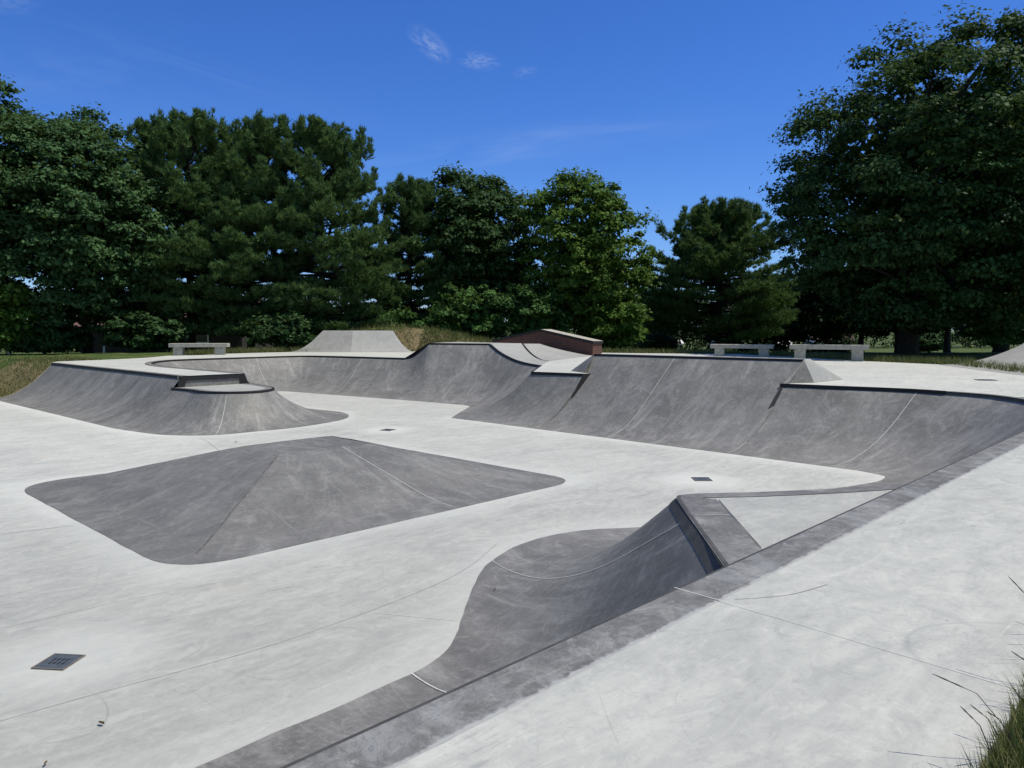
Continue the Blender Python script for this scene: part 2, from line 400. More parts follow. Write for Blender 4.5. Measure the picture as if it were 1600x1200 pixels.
left_pairs = densify([((2.58, 12.35), (3.32, 12.35, .47)), ((2.62, 10.2), (3.35, 10.2, .47)), ((2.655, 8.0), (3.375, 8.11, .47))], .15)
nose_pairs = catmull([((2.655, 8.0), (3.275, 8.11, .352)), ((2.72, 7.55), (3.325, 7.8, .352)), ((2.83, 7.13), (3.33, 7.48, .352)), ((3.108, 6.83), (3.44, 7.24, .352)), ((3.518, 6.765), (3.66, 7.115, .352)),
    ((3.985, 6.76), (3.86, 7.17, .352)), ((4.541, 6.928), (4.02, 7.33, .352)), ((4.843, 7.198), (4.10, 7.6, .352)), ((5.0, 7.574), (4.14, 7.9, .352)), ((4.96, 8.0), (4.14, 8.1, .352)), ((4.93, 8.36), (4.13, 8.2, .352))], 6)

# ------------------------------------------------------------------ ground, floor, deck
outer = [(-6, .2), (9.0, .2), (9.05, 1.3), (9.4, 1.7), (10.98, 2.81), (11.33, 4.0), (12.6, 6.6), (11.6, 8.3), (10.9, 10.4), (9.9, 11.2), (9.5, 11.82), (7.6, 13.26), (6.8, 13.3),
         (5.84, 13.22), (5.55, 13.55), (4.905, 13.06), (3.5, 12.8), (3.32, 12.35)]
foot = outer + [(2.6, 12.35), (2.3, 12.6), (2.0, 20), (-6, 20)]

def seg_d(px, py, poly):
    best = 1e9; n = len(poly); ins = False
    for i in range(n):
        ax, ay = poly[i]; bx, by = poly[(i+1) % n]; dx, dy = bx-ax, by-ay
        t = max(0, min(1, ((px-ax)*dx+(py-ay)*dy)/(dx*dx+dy*dy))); d = math.hypot(px-ax-t*dx, py-ay-t*dy); best = min(best, d)
        if (ay > py) != (by > py) and px < (bx-ax)*(py-ay)/(by-ay)+ax: ins = not ins
    return best if ins else -best

BASE_C = (xd(-4.3, 15.15), xd(-3.1, 15.15))
def ground_z(u, v):
    X, d = u*CA - v*SA, u*SA + v*CA
    z = deckz(u, v) - .008
    if d > 14.2: z -= .034*(min(d, 34)-14.2)*sm((d-14.2)/2)
    if v > 11.9 and u < 3.6:                       # grassy slope beside the left quarter pipe
        x = max(0.0, (u-2.56)/.76); q = .47/.57*(x*x/1.72 if x < .86 else x-.43)
        z = min(z, q + .006 + .10*max(0.0, min(1.2, v-12.4))*sm((u-2.0)/.8))
    # mounds behind the far bank
    def bumpz(cx, cd, rx, rd, h): return h*math.exp(-((X-cx)/rx)**2-((d-cd)/rd)**2)
    bz = bumpz(-3.0, 16.0, 1.3, .62, .42) + bumpz(-1.6, 15.7, 1.3, .7, .33) + bumpz(.1, 15.9, 1.3, .6, .10)
    bz += bumpz(8.0, 9.0, 1.0, 1.2, .22)
    if bz > .004: z += bz*sm((-seg_d(u, v, foot)-.02)/.5)
    if v < .195 and -6 < u < 8: z += .014
    z += .012*(mnoise.noise(Vector((u*1.3, v*1.3, 0))) + .6*mnoise.noise(Vector((u*4, v*4, 3))))
    return z

def build_ground():
    us = list(np.arange(-7, 19.01, .16)) + [20, 22, 25, 30, 38, 50, 70, 110, 180]
    us = [-180, -110, -60, -35, -22, -15, -11, -9, -8] + us
    vs = [-60, -30, -15, -8, -4, -2] + list(np.arange(-1.2, 21.01, .16)) + [22, 24, 28, 34, 45, 60, 100, 180]
    V = []; dry = []
    for v in vs:
        for u in us:
            z = ground_z(u, v); sd = seg_d(u, v, foot) if (-7 < u < 14 and -1 < v < 21) else -1
            if u < 3.7 and v > 11.5 and sd > 0: z = z - sm(sd/.3)*(z+.15) if sd < .3 else -.15
            elif sd > .17: z = z - sm((sd-.17)/.2)*(z+.15) if sd < .37 else -.15
            elif sd > -.2: z -= .006
            V.append((u*U, v*U, z*U))
            X, d = u*CA-v*SA, u*SA+v*CA
            dd = math.exp(-((X+1.9)/1.1)**2-((d-15.1)/.7)**2) + 1.0*math.exp(-((u-2.85)/.55)**2-((v-12.7)/1.1)**2) + .6*math.exp(-((X+4.9)/.5)**2-((d-15.1)/.5)**2)
            dry.append(min(1, dd))
    n = len(us); F = [(j*n+i, j*n+i+1, (j+1)*n+i+1, (j+1)*n+i) for j in range(len(vs)-1) for i in range(n-1)]
    o = obj('grass_ground', V, F, M['soil'], smooth=True); tag(o, 'grass ground sloping away around the concrete skatepark', 'ground', kind='structure')
    a = o.data.attributes.new('dry', 'FLOAT', 'POINT'); a.data.foreach_set('value', dry)
build_ground()

PYR = [(1.24, 3.10), (3.84, 3.10), (3.84, 5.56), (1.24, 5.56)]
edge_lines = []
def build_floor():
    drains = [(.658, 2.512), (4.443, 5.949), (4.423, 2.549)]
    chains = [[p[0][:2] for p in pr] for pr in (near_pairs_c, near_pairs_b, right_pairs, left_pairs, nose_pairs, tall_pairs, short_pairs)]
    step = .1; us = np.arange(-6, 7.21, step); vs = np.arange(.8, 20.01, step)
    G = np.stack(np.meshgrid(us, vs), -1).reshape(-1, 2); best = np.full(len(G), 9.0)
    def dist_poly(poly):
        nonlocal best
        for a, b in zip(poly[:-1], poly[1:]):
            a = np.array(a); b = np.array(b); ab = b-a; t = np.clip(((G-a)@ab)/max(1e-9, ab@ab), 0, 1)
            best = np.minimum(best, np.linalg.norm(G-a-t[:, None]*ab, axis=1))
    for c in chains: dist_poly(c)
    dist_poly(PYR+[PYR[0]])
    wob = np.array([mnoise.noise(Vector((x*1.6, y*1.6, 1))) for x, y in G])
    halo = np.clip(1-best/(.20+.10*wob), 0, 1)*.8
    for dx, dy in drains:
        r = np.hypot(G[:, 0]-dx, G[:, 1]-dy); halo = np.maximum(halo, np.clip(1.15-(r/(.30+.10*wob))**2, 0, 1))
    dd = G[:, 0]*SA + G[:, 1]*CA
    panel_and_sheen = .55*np.clip((dd-2.6)/3.0, 0, 1)**1.0 + .25*((G[:, 1] > 4.22 + .02*(G[:, 0])) & (G[:, 0] < 2.9+.12*(G[:, 1]-6.4)))  # paler with distance: grazing-view brightness put into the colour, plus one paler slab
    n = len(us); F = [(j*n+i, j*n+i+1, (j+1)*n+i+1, (j+1)*n+i) for j in range(len(vs)-1) for i in range(n-1)]
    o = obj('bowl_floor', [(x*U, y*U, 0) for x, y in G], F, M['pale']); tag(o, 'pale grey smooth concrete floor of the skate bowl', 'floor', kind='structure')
    for nm, arr in (('halo', halo), ('panel_and_sheen', panel_and_sheen)):
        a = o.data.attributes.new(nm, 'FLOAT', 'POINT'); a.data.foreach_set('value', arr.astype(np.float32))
    return o
floor = build_floor()

def flat_line(pts, w, m, parent, z, name='joint_line'):
    if len(pts) > 2: pts = [a for a, b in catmull([(p, p) for p in pts], 8)]
    return sweep(name, [(p[0]*U, p[1]*U, z) for p in pts], [(-w/2, 0), (w/2, 0)], m, parent)
for pts, w, m in [([(.9, 4.289), (1.2, 4.215)], .010, 'cut'), ([(-1.5, 4.7), (.9, 4.289)], .010, 'cut'), ([(2.91, 6.47), (2.96, 6.75)], .012, 'caulk'), ([(2.66, 5.58), (2.91, 6.47)], .008, 'cut'),
        ([(-.6, 2.96), (.597, 2.935), (1.064, 2.905), (1.3, 2.86)], .0045, 'cut'), ([(-.3, 2.28), (.532, 2.231), (1.217, 2.169), (1.962, 2.247), (2.451, 2.46)], .005, 'cut'),
        ([(1.545, 2.16), (1.70, 1.895)], .006, 'caulk'), ([(1.05, 2.62), (1.4, 2.5), (1.55, 2.42)], .004, 'caulk')]:
    flat_line(pts, w, M[m], floor, .005)

def deck_edge():
    inner = []
    for pr in (left_pairs,): inner += [p[1][:2] for p in pr]
    inner += [(4.09, 8.11)]
    for pr in (bowl_pairs, ext_pairs, short_pairs): inner += [p[1][:2] for p in pr]
    inner += [(6.45, 5.03), (6.49, 2.935)]
    inner += [p[1][:2] for p in right_pairs if p[1][1] > .9]
    inner += [(5.5, .75), (4.75, .75), (2.6, .75), (-6, .75)]
    out = []
    for p in inner:
        if not out or math.dist(p, out[-1]) > .01: out.append(p)
    return out
def build_deck():
    inner = deck_edge(); ring = []
    for a, b in zip(outer[:-1], outer[1:]):
        n = max(1, int(math.dist(a, b)/.4)); ring += [(a[0]+(b[0]-a[0])*i/n, a[1]+(b[1]-a[1])*i/n) for i in range(n)]
    poly = ring + inner; n = len(poly)
    pts = [Vector(p) for p in poly]; extra = []
    for x in np.arange(-6, 13, .45):
        for y in np.arange(.3, 14, .45):
            if seg_d(x, y, poly) > .12: extra.append(Vector((x, y)))
    r = geometry.delaunay_2d_cdt(pts+extra, [], [list(range(n))], 1, 1e-5)
    V = [(p.x*U, p.y*U, deckz(p.x, p.y)*U) for p in r[0]]; F = []
    for f in r[2]:
        a, b, c = (r[0][f[0]], r[0][f[1]], r[0][f[2]])
        F.append(tuple(f) if (b-a).cross(c-a) > 0 else tuple(reversed(f)))
    # slab edge on the outside
    base = len(V)
    for x, y in ring: V.append((x*U, y*U, deckz(x, y)*U))
    for x, y in ring: V.append((x*U, y*U, (deckz(x, y)-.05)*U))
    k = len(ring)
    for i in range(k-1): F.append((base+i, base+k+i, base+k+i+1, base+i+1))
    o = obj('deck', V, F, M['pale']); a = o.data.attributes.new('panel_and_sheen', 'FLOAT', 'POINT')
    a.data.foreach_set('value', [.35+.5*sm((p[0]/U*SA+p[1]/U*CA-1.5)/5) for p in V])  # far deck lightened: grazing-view brightness put into its colour
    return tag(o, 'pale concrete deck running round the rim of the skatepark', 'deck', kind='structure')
deck = build_deck()
dz = .5*U+.003
for pts, w, m in [([(1.243, .68), (1.235, .5), (1.219, .21)], .004, 'caulk'), ([(3.6, .68), (3.55, .21)], .005, 'cut'), ([(7.2, 4.2), (11.4, 4.1)], .005, 'cut'), ([(8.6, 1.3), (8.9, 8.5)], .005, 'cut'),
                  ([(1.27, .66), (1.36, .60), (1.47, .57)], .004, 'cut')]:
    flat_line(pts, w, M[m], deck, dz)

# ------------------------------------------------------------------ near bank with its hip corner
def near_bank():
    t = thing('concrete_bank', 'long low grey bank below the nearest deck edge, with scuffed ledge band on top', 'skate bank', (0, 1.2*U, 0))
    c = Loft(near_pairs_c, 18, drop=lambda q: .035+.03*sm(q/.3))
    c.mesh('ramp_surface', M['dark'], t)
    jc = c.column(lambda p: abs(p.x-1.24)); c.joint(jc, M['caulk'], t, .014, .0, .5)
    # scuffed flat band with a rounded edge, along the whole near deck edge
    line = [(x*U, .78*U, .5*U) for x in np.arange(-4, 5.01, .2)] + [(p[1][0]*U, p[1][1]*U, .5*U) for p in reversed(right_pairs[22:-6])]
    r = .06; pr = [(r*math.sin(a), .006+r*(math.cos(a)-1)) for a in [math.pi/2*i/6 for i in range(6, -1, -1)]]
    lip = [(r, -.11)] + pr
    lip = [(a-.055, z) for a, z in lip]
    sweep('rounded_edge', line, lip, M['edge'], t, uvs=True, smooth=True)  # dark colour carries the shade of the rounded rim
    sweep('ledge_band', line, [(-.055, .006), (-.17, .005), (-.30, .0008)], M['band'], t, uvs=True)
    flat_line([(1.246, .772), (1.243, .675)], .007, M['caulk'], t, dz+.003)
near_bank()

def hip():
    t = thing('hip_ramp', 'curved grey hip ramp rising to a pale triangular platform at the near ledge', 'skate ramp', (1.9*U, 1.0*U, 0))
    b = Loft(near_pairs_b, 18, drop=lambda q: .012+.025*sm((q-.85)/.15)); b.mesh('ramp_surface', M['dark'], t)
    a = Loft(near_pairs_a, 14, drop=.03); a.mesh('back_surface', M['dark'], t)
    b.joint(b.column(lambda p: (p.x-1.95)**2+(p.y-1.72)**2), M['caulk'], t, .012, .0, .97)
    z = .49*U
    tp = [(p[1][0], p[1][1]) for p in near_pairs_b]
    poly = tp + [(1.46, .70), (2.62, .70)]
    # pale triangle
    tri = geometry.tessellate_polygon([[Vector((x, y, 0)) for x, y in poly]])
    V = [(x*U, y*U, z) for x, y in poly]; F = []
    for f in tri:
        p, q, r = [Vector(V[i]) for i in f]; F.append(tuple(f) if (q-p).cross(r-p).z > 0 else tuple(reversed(f)))
    obj('platform', V, F, M['pale'], t)
    pts = [Vector((x*U, y*U, z)) for x, y in tp]
    k = next(i for i, p in enumerate(tp) if p[0] < 1.975 and i > 6)
    # travel runs along the back, round the tip and down the front: ramp side lies to the right
    front = pts[k-2:]; back = pts[:k-1]
    sweep('front_band', front, [(.0, .006), (.333, .0062)], M['dark'], t, uvs=True)
    sweep('back_band', back, [(.0, .005), (.17, .0052)], M['dark'], t, uvs=True)
    sweep('coping', front, [(.0, -.03), (.0, .002), (.010, .010), (.035, .010), (.035, -.03), (.0, -.03)], M['edge'], t)
    # dark strip following the ramp's top curve: painted shade of the coping face
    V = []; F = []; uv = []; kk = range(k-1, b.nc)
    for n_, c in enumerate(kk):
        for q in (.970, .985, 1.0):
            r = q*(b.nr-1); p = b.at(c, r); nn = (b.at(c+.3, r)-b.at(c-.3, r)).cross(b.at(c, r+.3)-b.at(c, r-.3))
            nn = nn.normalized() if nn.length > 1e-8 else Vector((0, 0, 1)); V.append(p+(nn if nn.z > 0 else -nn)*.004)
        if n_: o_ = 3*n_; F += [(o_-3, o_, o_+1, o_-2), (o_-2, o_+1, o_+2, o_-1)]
    obj('edge_shade_strip', V, F, M['edge'], t)
    flat_line([(1.81, 1.06), (1.87, .99)], .006, M['caulk'], t, z+.0085)
    flat_line([(2.012, 1.102), (1.64, .79)], .008, M['edge'], t, z+.0075)
hip()

# ------------------------------------------------------------------ pyramid in the floor
def pyramid():
    t = thing('pyramid_ramp', 'low dark grey concrete pyramid with flattened top in the open floor', 'skate pyramid', (2.5*U, 4.3*U, 0))
    h = .247; top = [(2.26, 4.08), (2.95, 4.05), (2.86, 4.55), (2.22, 4.52)]
    rad = [.20, .16, .16, .22]; pairs = []
    for i in range(4):
        P = PYR[i]; r = rad[i]; nx = PYR[(i+1) % 4]; pv = PYR[i-1]
        def un(a, b): l = math.dist(a, b); return ((b[0]-a[0])/l, (b[1]-a[1])/l)
        a = un(P, pv); b = un(P, nx)
        for k in range(17):                           # rounded corner
            s = k/16; q = [P[j] + a[j]*r*(1-s)**2*1.6 + b[j]*r*s*s*1.6 for j in (0, 1)]
            tb = un(top[i], top[i-1]); tn = un(top[i], top[(i+1) % 4]); e = .004
            pairs.append((tuple(q), tuple([top[i][j] + tb[j]*e*(1-s)**2 + tn[j]*e*s*s for j in (0, 1)]+[h])))
        tn = top[(i+1) % 4]; n = 14
        a0 = pairs[-1]; P2 = PYR[(i+1) % 4]; b2 = un(P2, P); tb = un(tn, top[i])
        b0 = (tuple(P2[j]+b2[j]*rad[(i+1) % 4]*1.6 for j in (0, 1)), tuple([tn[j]+tb[j]*.004 for j in (0, 1)]+[h]))
        for k in range(1, n): pairs.append(tuple(tuple(p+(q-p)*k/n for p, q in zip(a0[m_], b0[m_])) for m_ in (0, 1)))
    lo = Loft(pairs, 16, 'bank', drop=0.0, f=.38)
    def facet(x, y):
        zz = 1.0
        for i in range(4):
            a, b = PYR[i], PYR[(i+1) % 4]; l = math.dist(a, b); nx, ny = -(b[1]-a[1])/l, (b[0]-a[0])/l
            dist = (x-a[0])*nx+(y-a[1])*ny
            D = .5*sum((q[0]-a[0])*nx+(q[1]-a[1])*ny for q in (top[i], top[(i+1) % 4]))
            q = max(0.0, dist/D); f = .30; zz = min(zz, (q*q/(2*f) if q < f else q-f/2)/(1-f/2))
        return zz*h*U
    n_ = lo.nr-1
    for c in lo.g:
        b0, t0 = c[0].copy(), c[-1].copy()
        for i in range(lo.nr):
            q = i/n_; p = b0.lerp(t0, q); c[i] = Vector((p.x, p.y, .004+facet(p.x/U, p.y/U)*(1 if i else 0)))
    o = lo.mesh('ramp_surface', M['hip'], t, close=True)
    V = []; n2 = 30
    for i in range(n2+1):
        q = i/n2; x = 1.40+(2.24-1.40)*q; y = 3.26+(4.06-3.26)*q + .006*mnoise.noise(Vector((q*9, 1, 1))); ww = .010*(.5+.5*abs(mnoise.noise(Vector((q*5, 4, 2)))))
        V += [Vector(((x-.7*ww)*U, (y+.7*ww)*U, facet(x-.7*ww, y+.7*ww)+.009)), Vector(((x+.7*ww)*U, (y-.7*ww)*U, facet(x+.7*ww, y-.7*ww)+.009))]
    obj('hip_crease', V, [(2*i, 2*i+1, 2*i+3, 2*i+2) for i in range(n2)], M['crease'], t)  # thin dark line drawn along the hip crease
    topv = [c[-1] for c in lo.g]; obj('top_plate', topv, [tuple(range(len(topv)))], M['hip'], t, [(v.x, v.y) for v in topv])
    jc = lo.column(lambda p: (p.x-2.72)**2+(p.y-3.6)**2); lo.joint(jc, M['caulk'], t, .012, .05, 1.0)
pyramid()

# ------------------------------------------------------------------ left quarter pipe and its rounded nose
def left_quarter():
    t = thing('quarter_pipe', 'grey quarter pipe at far left beside the grassy slope, black coping', 'quarter pipe', (2.6*U, 10.2*U, 0))
    lo = Loft(left_pairs, 16, drop=.07, f=.86); lo.mesh('ramp_surface', M['dark'], t)
    coping(tops(left_pairs), -1, t)
    band(tops(left_pairs), -1, t, .2)
    lo.joint(lo.nc-1.01, M['caulk'], t, .012, .0, .98)
    # concrete end cheek towards the grass
    c = lo.g[0]; V = [p+Vector((0, .05, .01)) for p in c] + [p+Vector((0, -.06, .01)) for p in c] + [Vector((p.x, p.y+.05, p.z-.3)) for p in c]; n = len(c)
    F = [(i, i+1, n+i+1, n+i) for i in range(n-1)] + [(i, 2*n+i, 2*n+i+1, i+1) for i in range(n-1)]
    obj('end_edge', V, F, M['midl'], t)
    # nose
    s = thing('nose_ramp', 'rounded nose ramp with low pale ledge and black framed step at the peninsula tip', 'skate ramp', (3.7*U, 7.5*U, 0))
    nl = Loft(nose_pairs, 16, drop=.05, f=1.0); nl.mesh('ramp_surface', M['dark'], s)
    g0, g1 = lo.g[-1], nl.g[0]; n = len(g0)
    obj('side_face', [p+Vector((0, 0, 0)) for p in g0]+list(g1), [(i, i+1, n+i+1, n+i) for i in range(n-3)], M['dark'], s, [(0, p.z) for p in list(g0)+list(g1)])
    coping(tops(nose_pairs), 1 if False else -1, s, h=.065)
    nl.joint(nl.column(lambda p: (p.x-3.3)**2+(p.y-7.02)**2), M['caulk'], s, .013, .0, .97)
    poly = [p[1][:2] for p in nose_pairs] + [(4.1, 8.125), (3.37, 8.125)]; z = .352*U
    tri = geometry.tessellate_polygon([[Vector((x, y, 0)) for x, y in poly]]); V = [(x*U, y*U, z) for x, y in poly]; F = []
    for f in tri:
        p, q, r = [Vector(V[i]) for i in f]; F.append(tuple(f) if (q-p).cross(r-p).z > 0 else tuple(reversed(f)))
    obj('platform', V, F, M['pale'], s)
    band(tops(nose_pairs), -1, s, .19)
    y = 8.118*U; z1 = .47*U+.004
    a, b = 3.352*U, 4.10*U; w = .20
    V = [(a-.02, y, z-.10), (a+.04, y, z1), (b-.02, y, z1), (b+.14, y, z-.10), (a+w, y, z+.02), (a+w+.05, y, z1-.15), (b-w, y, z1-.15), (b-w+.05, y, z+.02),
         (a+w, y, z-.10), (b-w+.05, y, z-.10)]
    F = [(0, 4, 5, 1), (1, 5, 6, 2), (2, 6, 7, 3), (0, 8, 4), (7, 9, 3)]
    Vb = [(p[0], p[1]-.012, p[2]) for p in V]
    obj('step_frame', V+Vb, F+[tuple(i+10 for i in f) for f in F]+[(1, 2, 12, 11)], M['steel'], s)
    obj('step_face', [(a, y+.02, z-.05), (b+.1, y+.02, z-.05), (b, y+.02, z1-.006), (a, y+.02, z1-.006)], [(0, 1, 2, 3)], M['dark'], s)
left_quarter()

# ------------------------------------------------------------------ back walls
def back_walls():
    t = thing('bowl_wall', 'curved end wall of the bowl sweeping round behind the peninsula, pale and scuffed', 'bowl wall', (6.0*U, 10.6*U, 0))
    lo = Loft(bowl_pairs, 16, drop=.06); lo.mesh('ramp_surface', M['dark'], t)
    coping(tops(bowl_pairs), -1, t, h=.065); band(tops(bowl_pairs), -1, t, .22)
    for f in (lambda p: (p.x-4.6)**2+(p.y-11.0)**2, lambda p: (p.x-5.95)**2+(p.y-11.1)**2, lambda p: (p.x-6.7)**2+(p.y-10.0)**2):
        lo.joint(lo.column(f), M['caulk'], t, .013)
    # extension
    s = thing('quarter_extension', 'raised quarter pipe extension with flat high top and dipping black coping', 'quarter pipe', (6.5*U, 7.6*U, 0))
    le = Loft(ext_pairs, 16, drop=.06, f=lambda q: .78+.22*sm((q-.8)/.2)); le.mesh('ramp_surface', M['dark'], s)
    coping(tops(ext_pairs), -1, s, h=.065)
    for f in (lambda p: (p.x-6.95)**2+(p.y-8.35)**2, lambda p: (p.x-7.15)**2+(p.y-7.75)**2): le.joint(le.column(f), M['mid'], s, .022)
    W = lambda u, v, z: (u*U, v*U, z*U)
    i0 = next(i for i, p in enumerate(ext_pairs) if abs(p[1][2]-.74) < 1e-6); i1 = max(i for i, p in enumerate(ext_pairs) if abs(p[1][2]-.74) < 1e-6)
    PL, PR = ext_pairs[i0][1], ext_pairs[i1][1]
    obj('top_platform', [W(*PL), W(*PR), W(8.293, 7.811, .74), W(8.35, 9.3, .74)], [(0, 1, 2, 3)], M['pale'], s)
    # right hand slope down to the deck, following the dipping coping
    fr = [p[1] for p in ext_pairs[i1:] if p[1][0] > 7.2]
    n = len(fr)-1; bk = []
    for i, p in enumerate(fr):
        q = (PR[1]-p[1])/(PR[1]-fr[-1][1]); bk.append((8.293-.141*q, 7.811-.655*q, .5+(p[2]-.5)))
    V = [W(p[0], p[1], p[2]) for p in fr] + [W(*p) for p in bk]; k = n+1
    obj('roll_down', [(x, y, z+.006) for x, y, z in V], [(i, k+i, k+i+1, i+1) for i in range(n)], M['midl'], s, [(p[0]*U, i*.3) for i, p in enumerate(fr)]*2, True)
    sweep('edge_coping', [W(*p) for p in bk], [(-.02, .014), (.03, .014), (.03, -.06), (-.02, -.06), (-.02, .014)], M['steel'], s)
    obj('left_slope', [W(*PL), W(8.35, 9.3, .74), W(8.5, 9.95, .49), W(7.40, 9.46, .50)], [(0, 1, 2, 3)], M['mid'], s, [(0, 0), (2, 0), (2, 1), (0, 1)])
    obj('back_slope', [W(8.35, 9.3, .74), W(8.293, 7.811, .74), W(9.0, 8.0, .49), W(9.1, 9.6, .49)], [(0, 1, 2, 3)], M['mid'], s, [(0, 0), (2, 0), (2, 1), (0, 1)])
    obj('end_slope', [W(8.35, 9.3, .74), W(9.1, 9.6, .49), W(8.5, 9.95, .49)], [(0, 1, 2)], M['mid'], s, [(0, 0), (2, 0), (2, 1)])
    # wide bank leading to the brick ledge
    g = thing('deck_bank', 'wide pale grey bank on the deck in front of the brick ledge', 'skate bank', W(9.0, 7.8, .5))
    TL = (8.31, 7.79, .735); BL = (8.20, 7.17, .5); TR = (*xd(.477, 13.3), .69); BR = (10.24, 8.02, .5); bkR = (*xd(.2, 14.0), .5)
    V = []; uv = []; n = 8; m = 8
    for j in range(n+1):
        for i in range(m+1):
            s_ = j/n; t_ = i/m; zz = s_**2.2*(1-.6*t_)+s_*.6*t_
            p = [(BL[k]*(1-t_)+BR[k]*t_)*(1-s_) + (TL[k]*(1-t_)+TR[k]*t_)*s_ for k in (0, 1)]
            zt = TL[2]*(1-t_)+TR[2]*t_
            V.append(W(p[0], p[1], .501 + (zt-.5)*zz)); uv.append((t_*6, s_*3))
    F = [(j*(m+1)+i, j*(m+1)+i+1, (j+1)*(m+1)+i+1, (j+1)*(m+1)+i) for j in range(n) for i in range(m)]
    obj('ramp_surface', V, F, M['midl'], g, uv, True)
    obj('back_face', [W(*TL), W(*TR), W(*bkR), W(9.0, 8.4, .49)], [(0, 1, 2, 3)], M['mid'], g, [(0, 0), (3, 0), (3, 1), (0, 1)])
    # short recessed section
    a = thing('quarter_pipe', 'short recessed quarter pipe between the raised extension and the tall bank', 'quarter pipe', (5.5*U, 5.6*U, 0))
    la = Loft(short_pairs, 16, drop=.07, f=1.0); la.mesh('ramp_surface', M['dark'], a); coping(tops(short_pairs), -1, a, h=.09)
    # tall bank
    b = thing('tall_bank', 'tallest broad grey bank in the middle of the far side, rising above the deck', 'skate bank', (5.5*U, 4.0*U, 0))
    lb = Loft(tall_pairs, 16, drop=.05, f=.5); lb.mesh('ramp_surface', M['dark'], b); coping(tops(tall_pairs), -1, b, h=.055)
    lb.joint(lb.column(lambda p: abs(p.y-4.15)), M['caulk'], b, .013, .02, 1.0)
    lb.joint(0.05, M['caulk'], b, .013, .05, .5)
    def prof(l, c, z):
        col = l.g[c]
        for p, q in zip(col[:-1], col[1:]):
            if p.z <= z <= q.z: return p.lerp(q, (z-p.z)/max(1e-6, q.z-p.z))
        return col[-1]
    zs = [.27*U+i*(.5*U-.27*U)/12 for i in range(13)]
    V = []; 
    for z in zs:
        pa = prof(la, -1, min(z, la.g[-1][-1].z)); pb = prof(lb, 0, z); V += [(pa.x-.012, 5.02*U, z), (pb.x+.03, 5.02*U, z-.0)]
    def closure(ga, gb, name, par):
        n = len(ga); obj(name, list(ga)+list(gb), [(i, i+1, n+i+1, n+i) for i in range(n-1)], M['dark'], par, [(0, p.z) for p in ga]+[(.2, p.z) for p in gb])
    closure(la.g[-1], lb.g[0], 'end_face', a)
    # end plate of the short section, seen beside the tall bank
    obj('end_plate', V, [(2*i, 2*i+1, 2*i+3, 2*i+2) for i in range(12)], M['steel'], a)
    # above-deck part: front strip to the crease, right hip face, top, left and back slopes
    R, Lf = tall_pairs[-1][1], tall_pairs[0][1]; R2 = (R[0]+.18, R[1]+.02, R[2]); L2 = (Lf[0]+.18, Lf[1]-.02, Lf[2])
    F1 = (6.43, 2.94, .502); F2 = (6.70, 2.77, .502); F3 = (7.30, 2.75, .502); G1 = (6.39, 5.06, .502); G2 = (6.56, 5.43, .502); B1 = (7.4, 5.2, .49)
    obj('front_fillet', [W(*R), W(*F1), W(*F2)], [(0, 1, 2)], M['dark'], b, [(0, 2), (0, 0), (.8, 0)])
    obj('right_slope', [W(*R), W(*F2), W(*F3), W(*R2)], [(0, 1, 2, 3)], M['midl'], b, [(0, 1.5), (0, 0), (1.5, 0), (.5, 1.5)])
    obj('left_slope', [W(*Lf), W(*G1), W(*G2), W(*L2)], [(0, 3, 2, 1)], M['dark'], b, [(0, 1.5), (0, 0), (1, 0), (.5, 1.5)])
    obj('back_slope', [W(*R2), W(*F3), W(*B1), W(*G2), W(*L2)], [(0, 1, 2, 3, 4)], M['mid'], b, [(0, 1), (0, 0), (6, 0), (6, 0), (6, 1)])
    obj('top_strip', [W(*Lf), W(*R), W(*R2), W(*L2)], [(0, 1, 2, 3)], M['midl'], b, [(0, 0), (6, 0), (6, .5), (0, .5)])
    # right quarter pipe with the curved corner
    c = thing('quarter_pipe', 'grey quarter pipe on the right curving round to meet the near ledge', 'quarter pipe', (5.5*U, 2.2*U, 0))
    lc = Loft(right_pairs, 16, drop=.075); lc.mesh('ramp_surface', M['dark'], c)
    coping(tops(right_pairs)[:16], -1, c, h=.10)
    r = .06; q = [(-(r*math.sin(a)-.055), .005+r*(math.cos(a)-1)) for a in [math.pi/2*i/6 for i in range(6, -1, -1)]]
    sweep('rounded_edge', tops(right_pairs)[15:27], [(-.005, -.10)]+q+[(.07, .005)], M['edge'], c, uvs=True, smooth=True)
    lc.joint(lc.column(lambda p: abs(p.y-2.0)), M['caulk'], c, .013); 
    closure(lb.g[-1], lc.g[0], 'end_face', c)
    lc.joint(.35, M['steel'], c, .11, .55, 1.0, name='edge_plate', lift=.014, taper=True); lc.joint(.3, M['caulk'], c, .013, .0, .61)
back_walls()

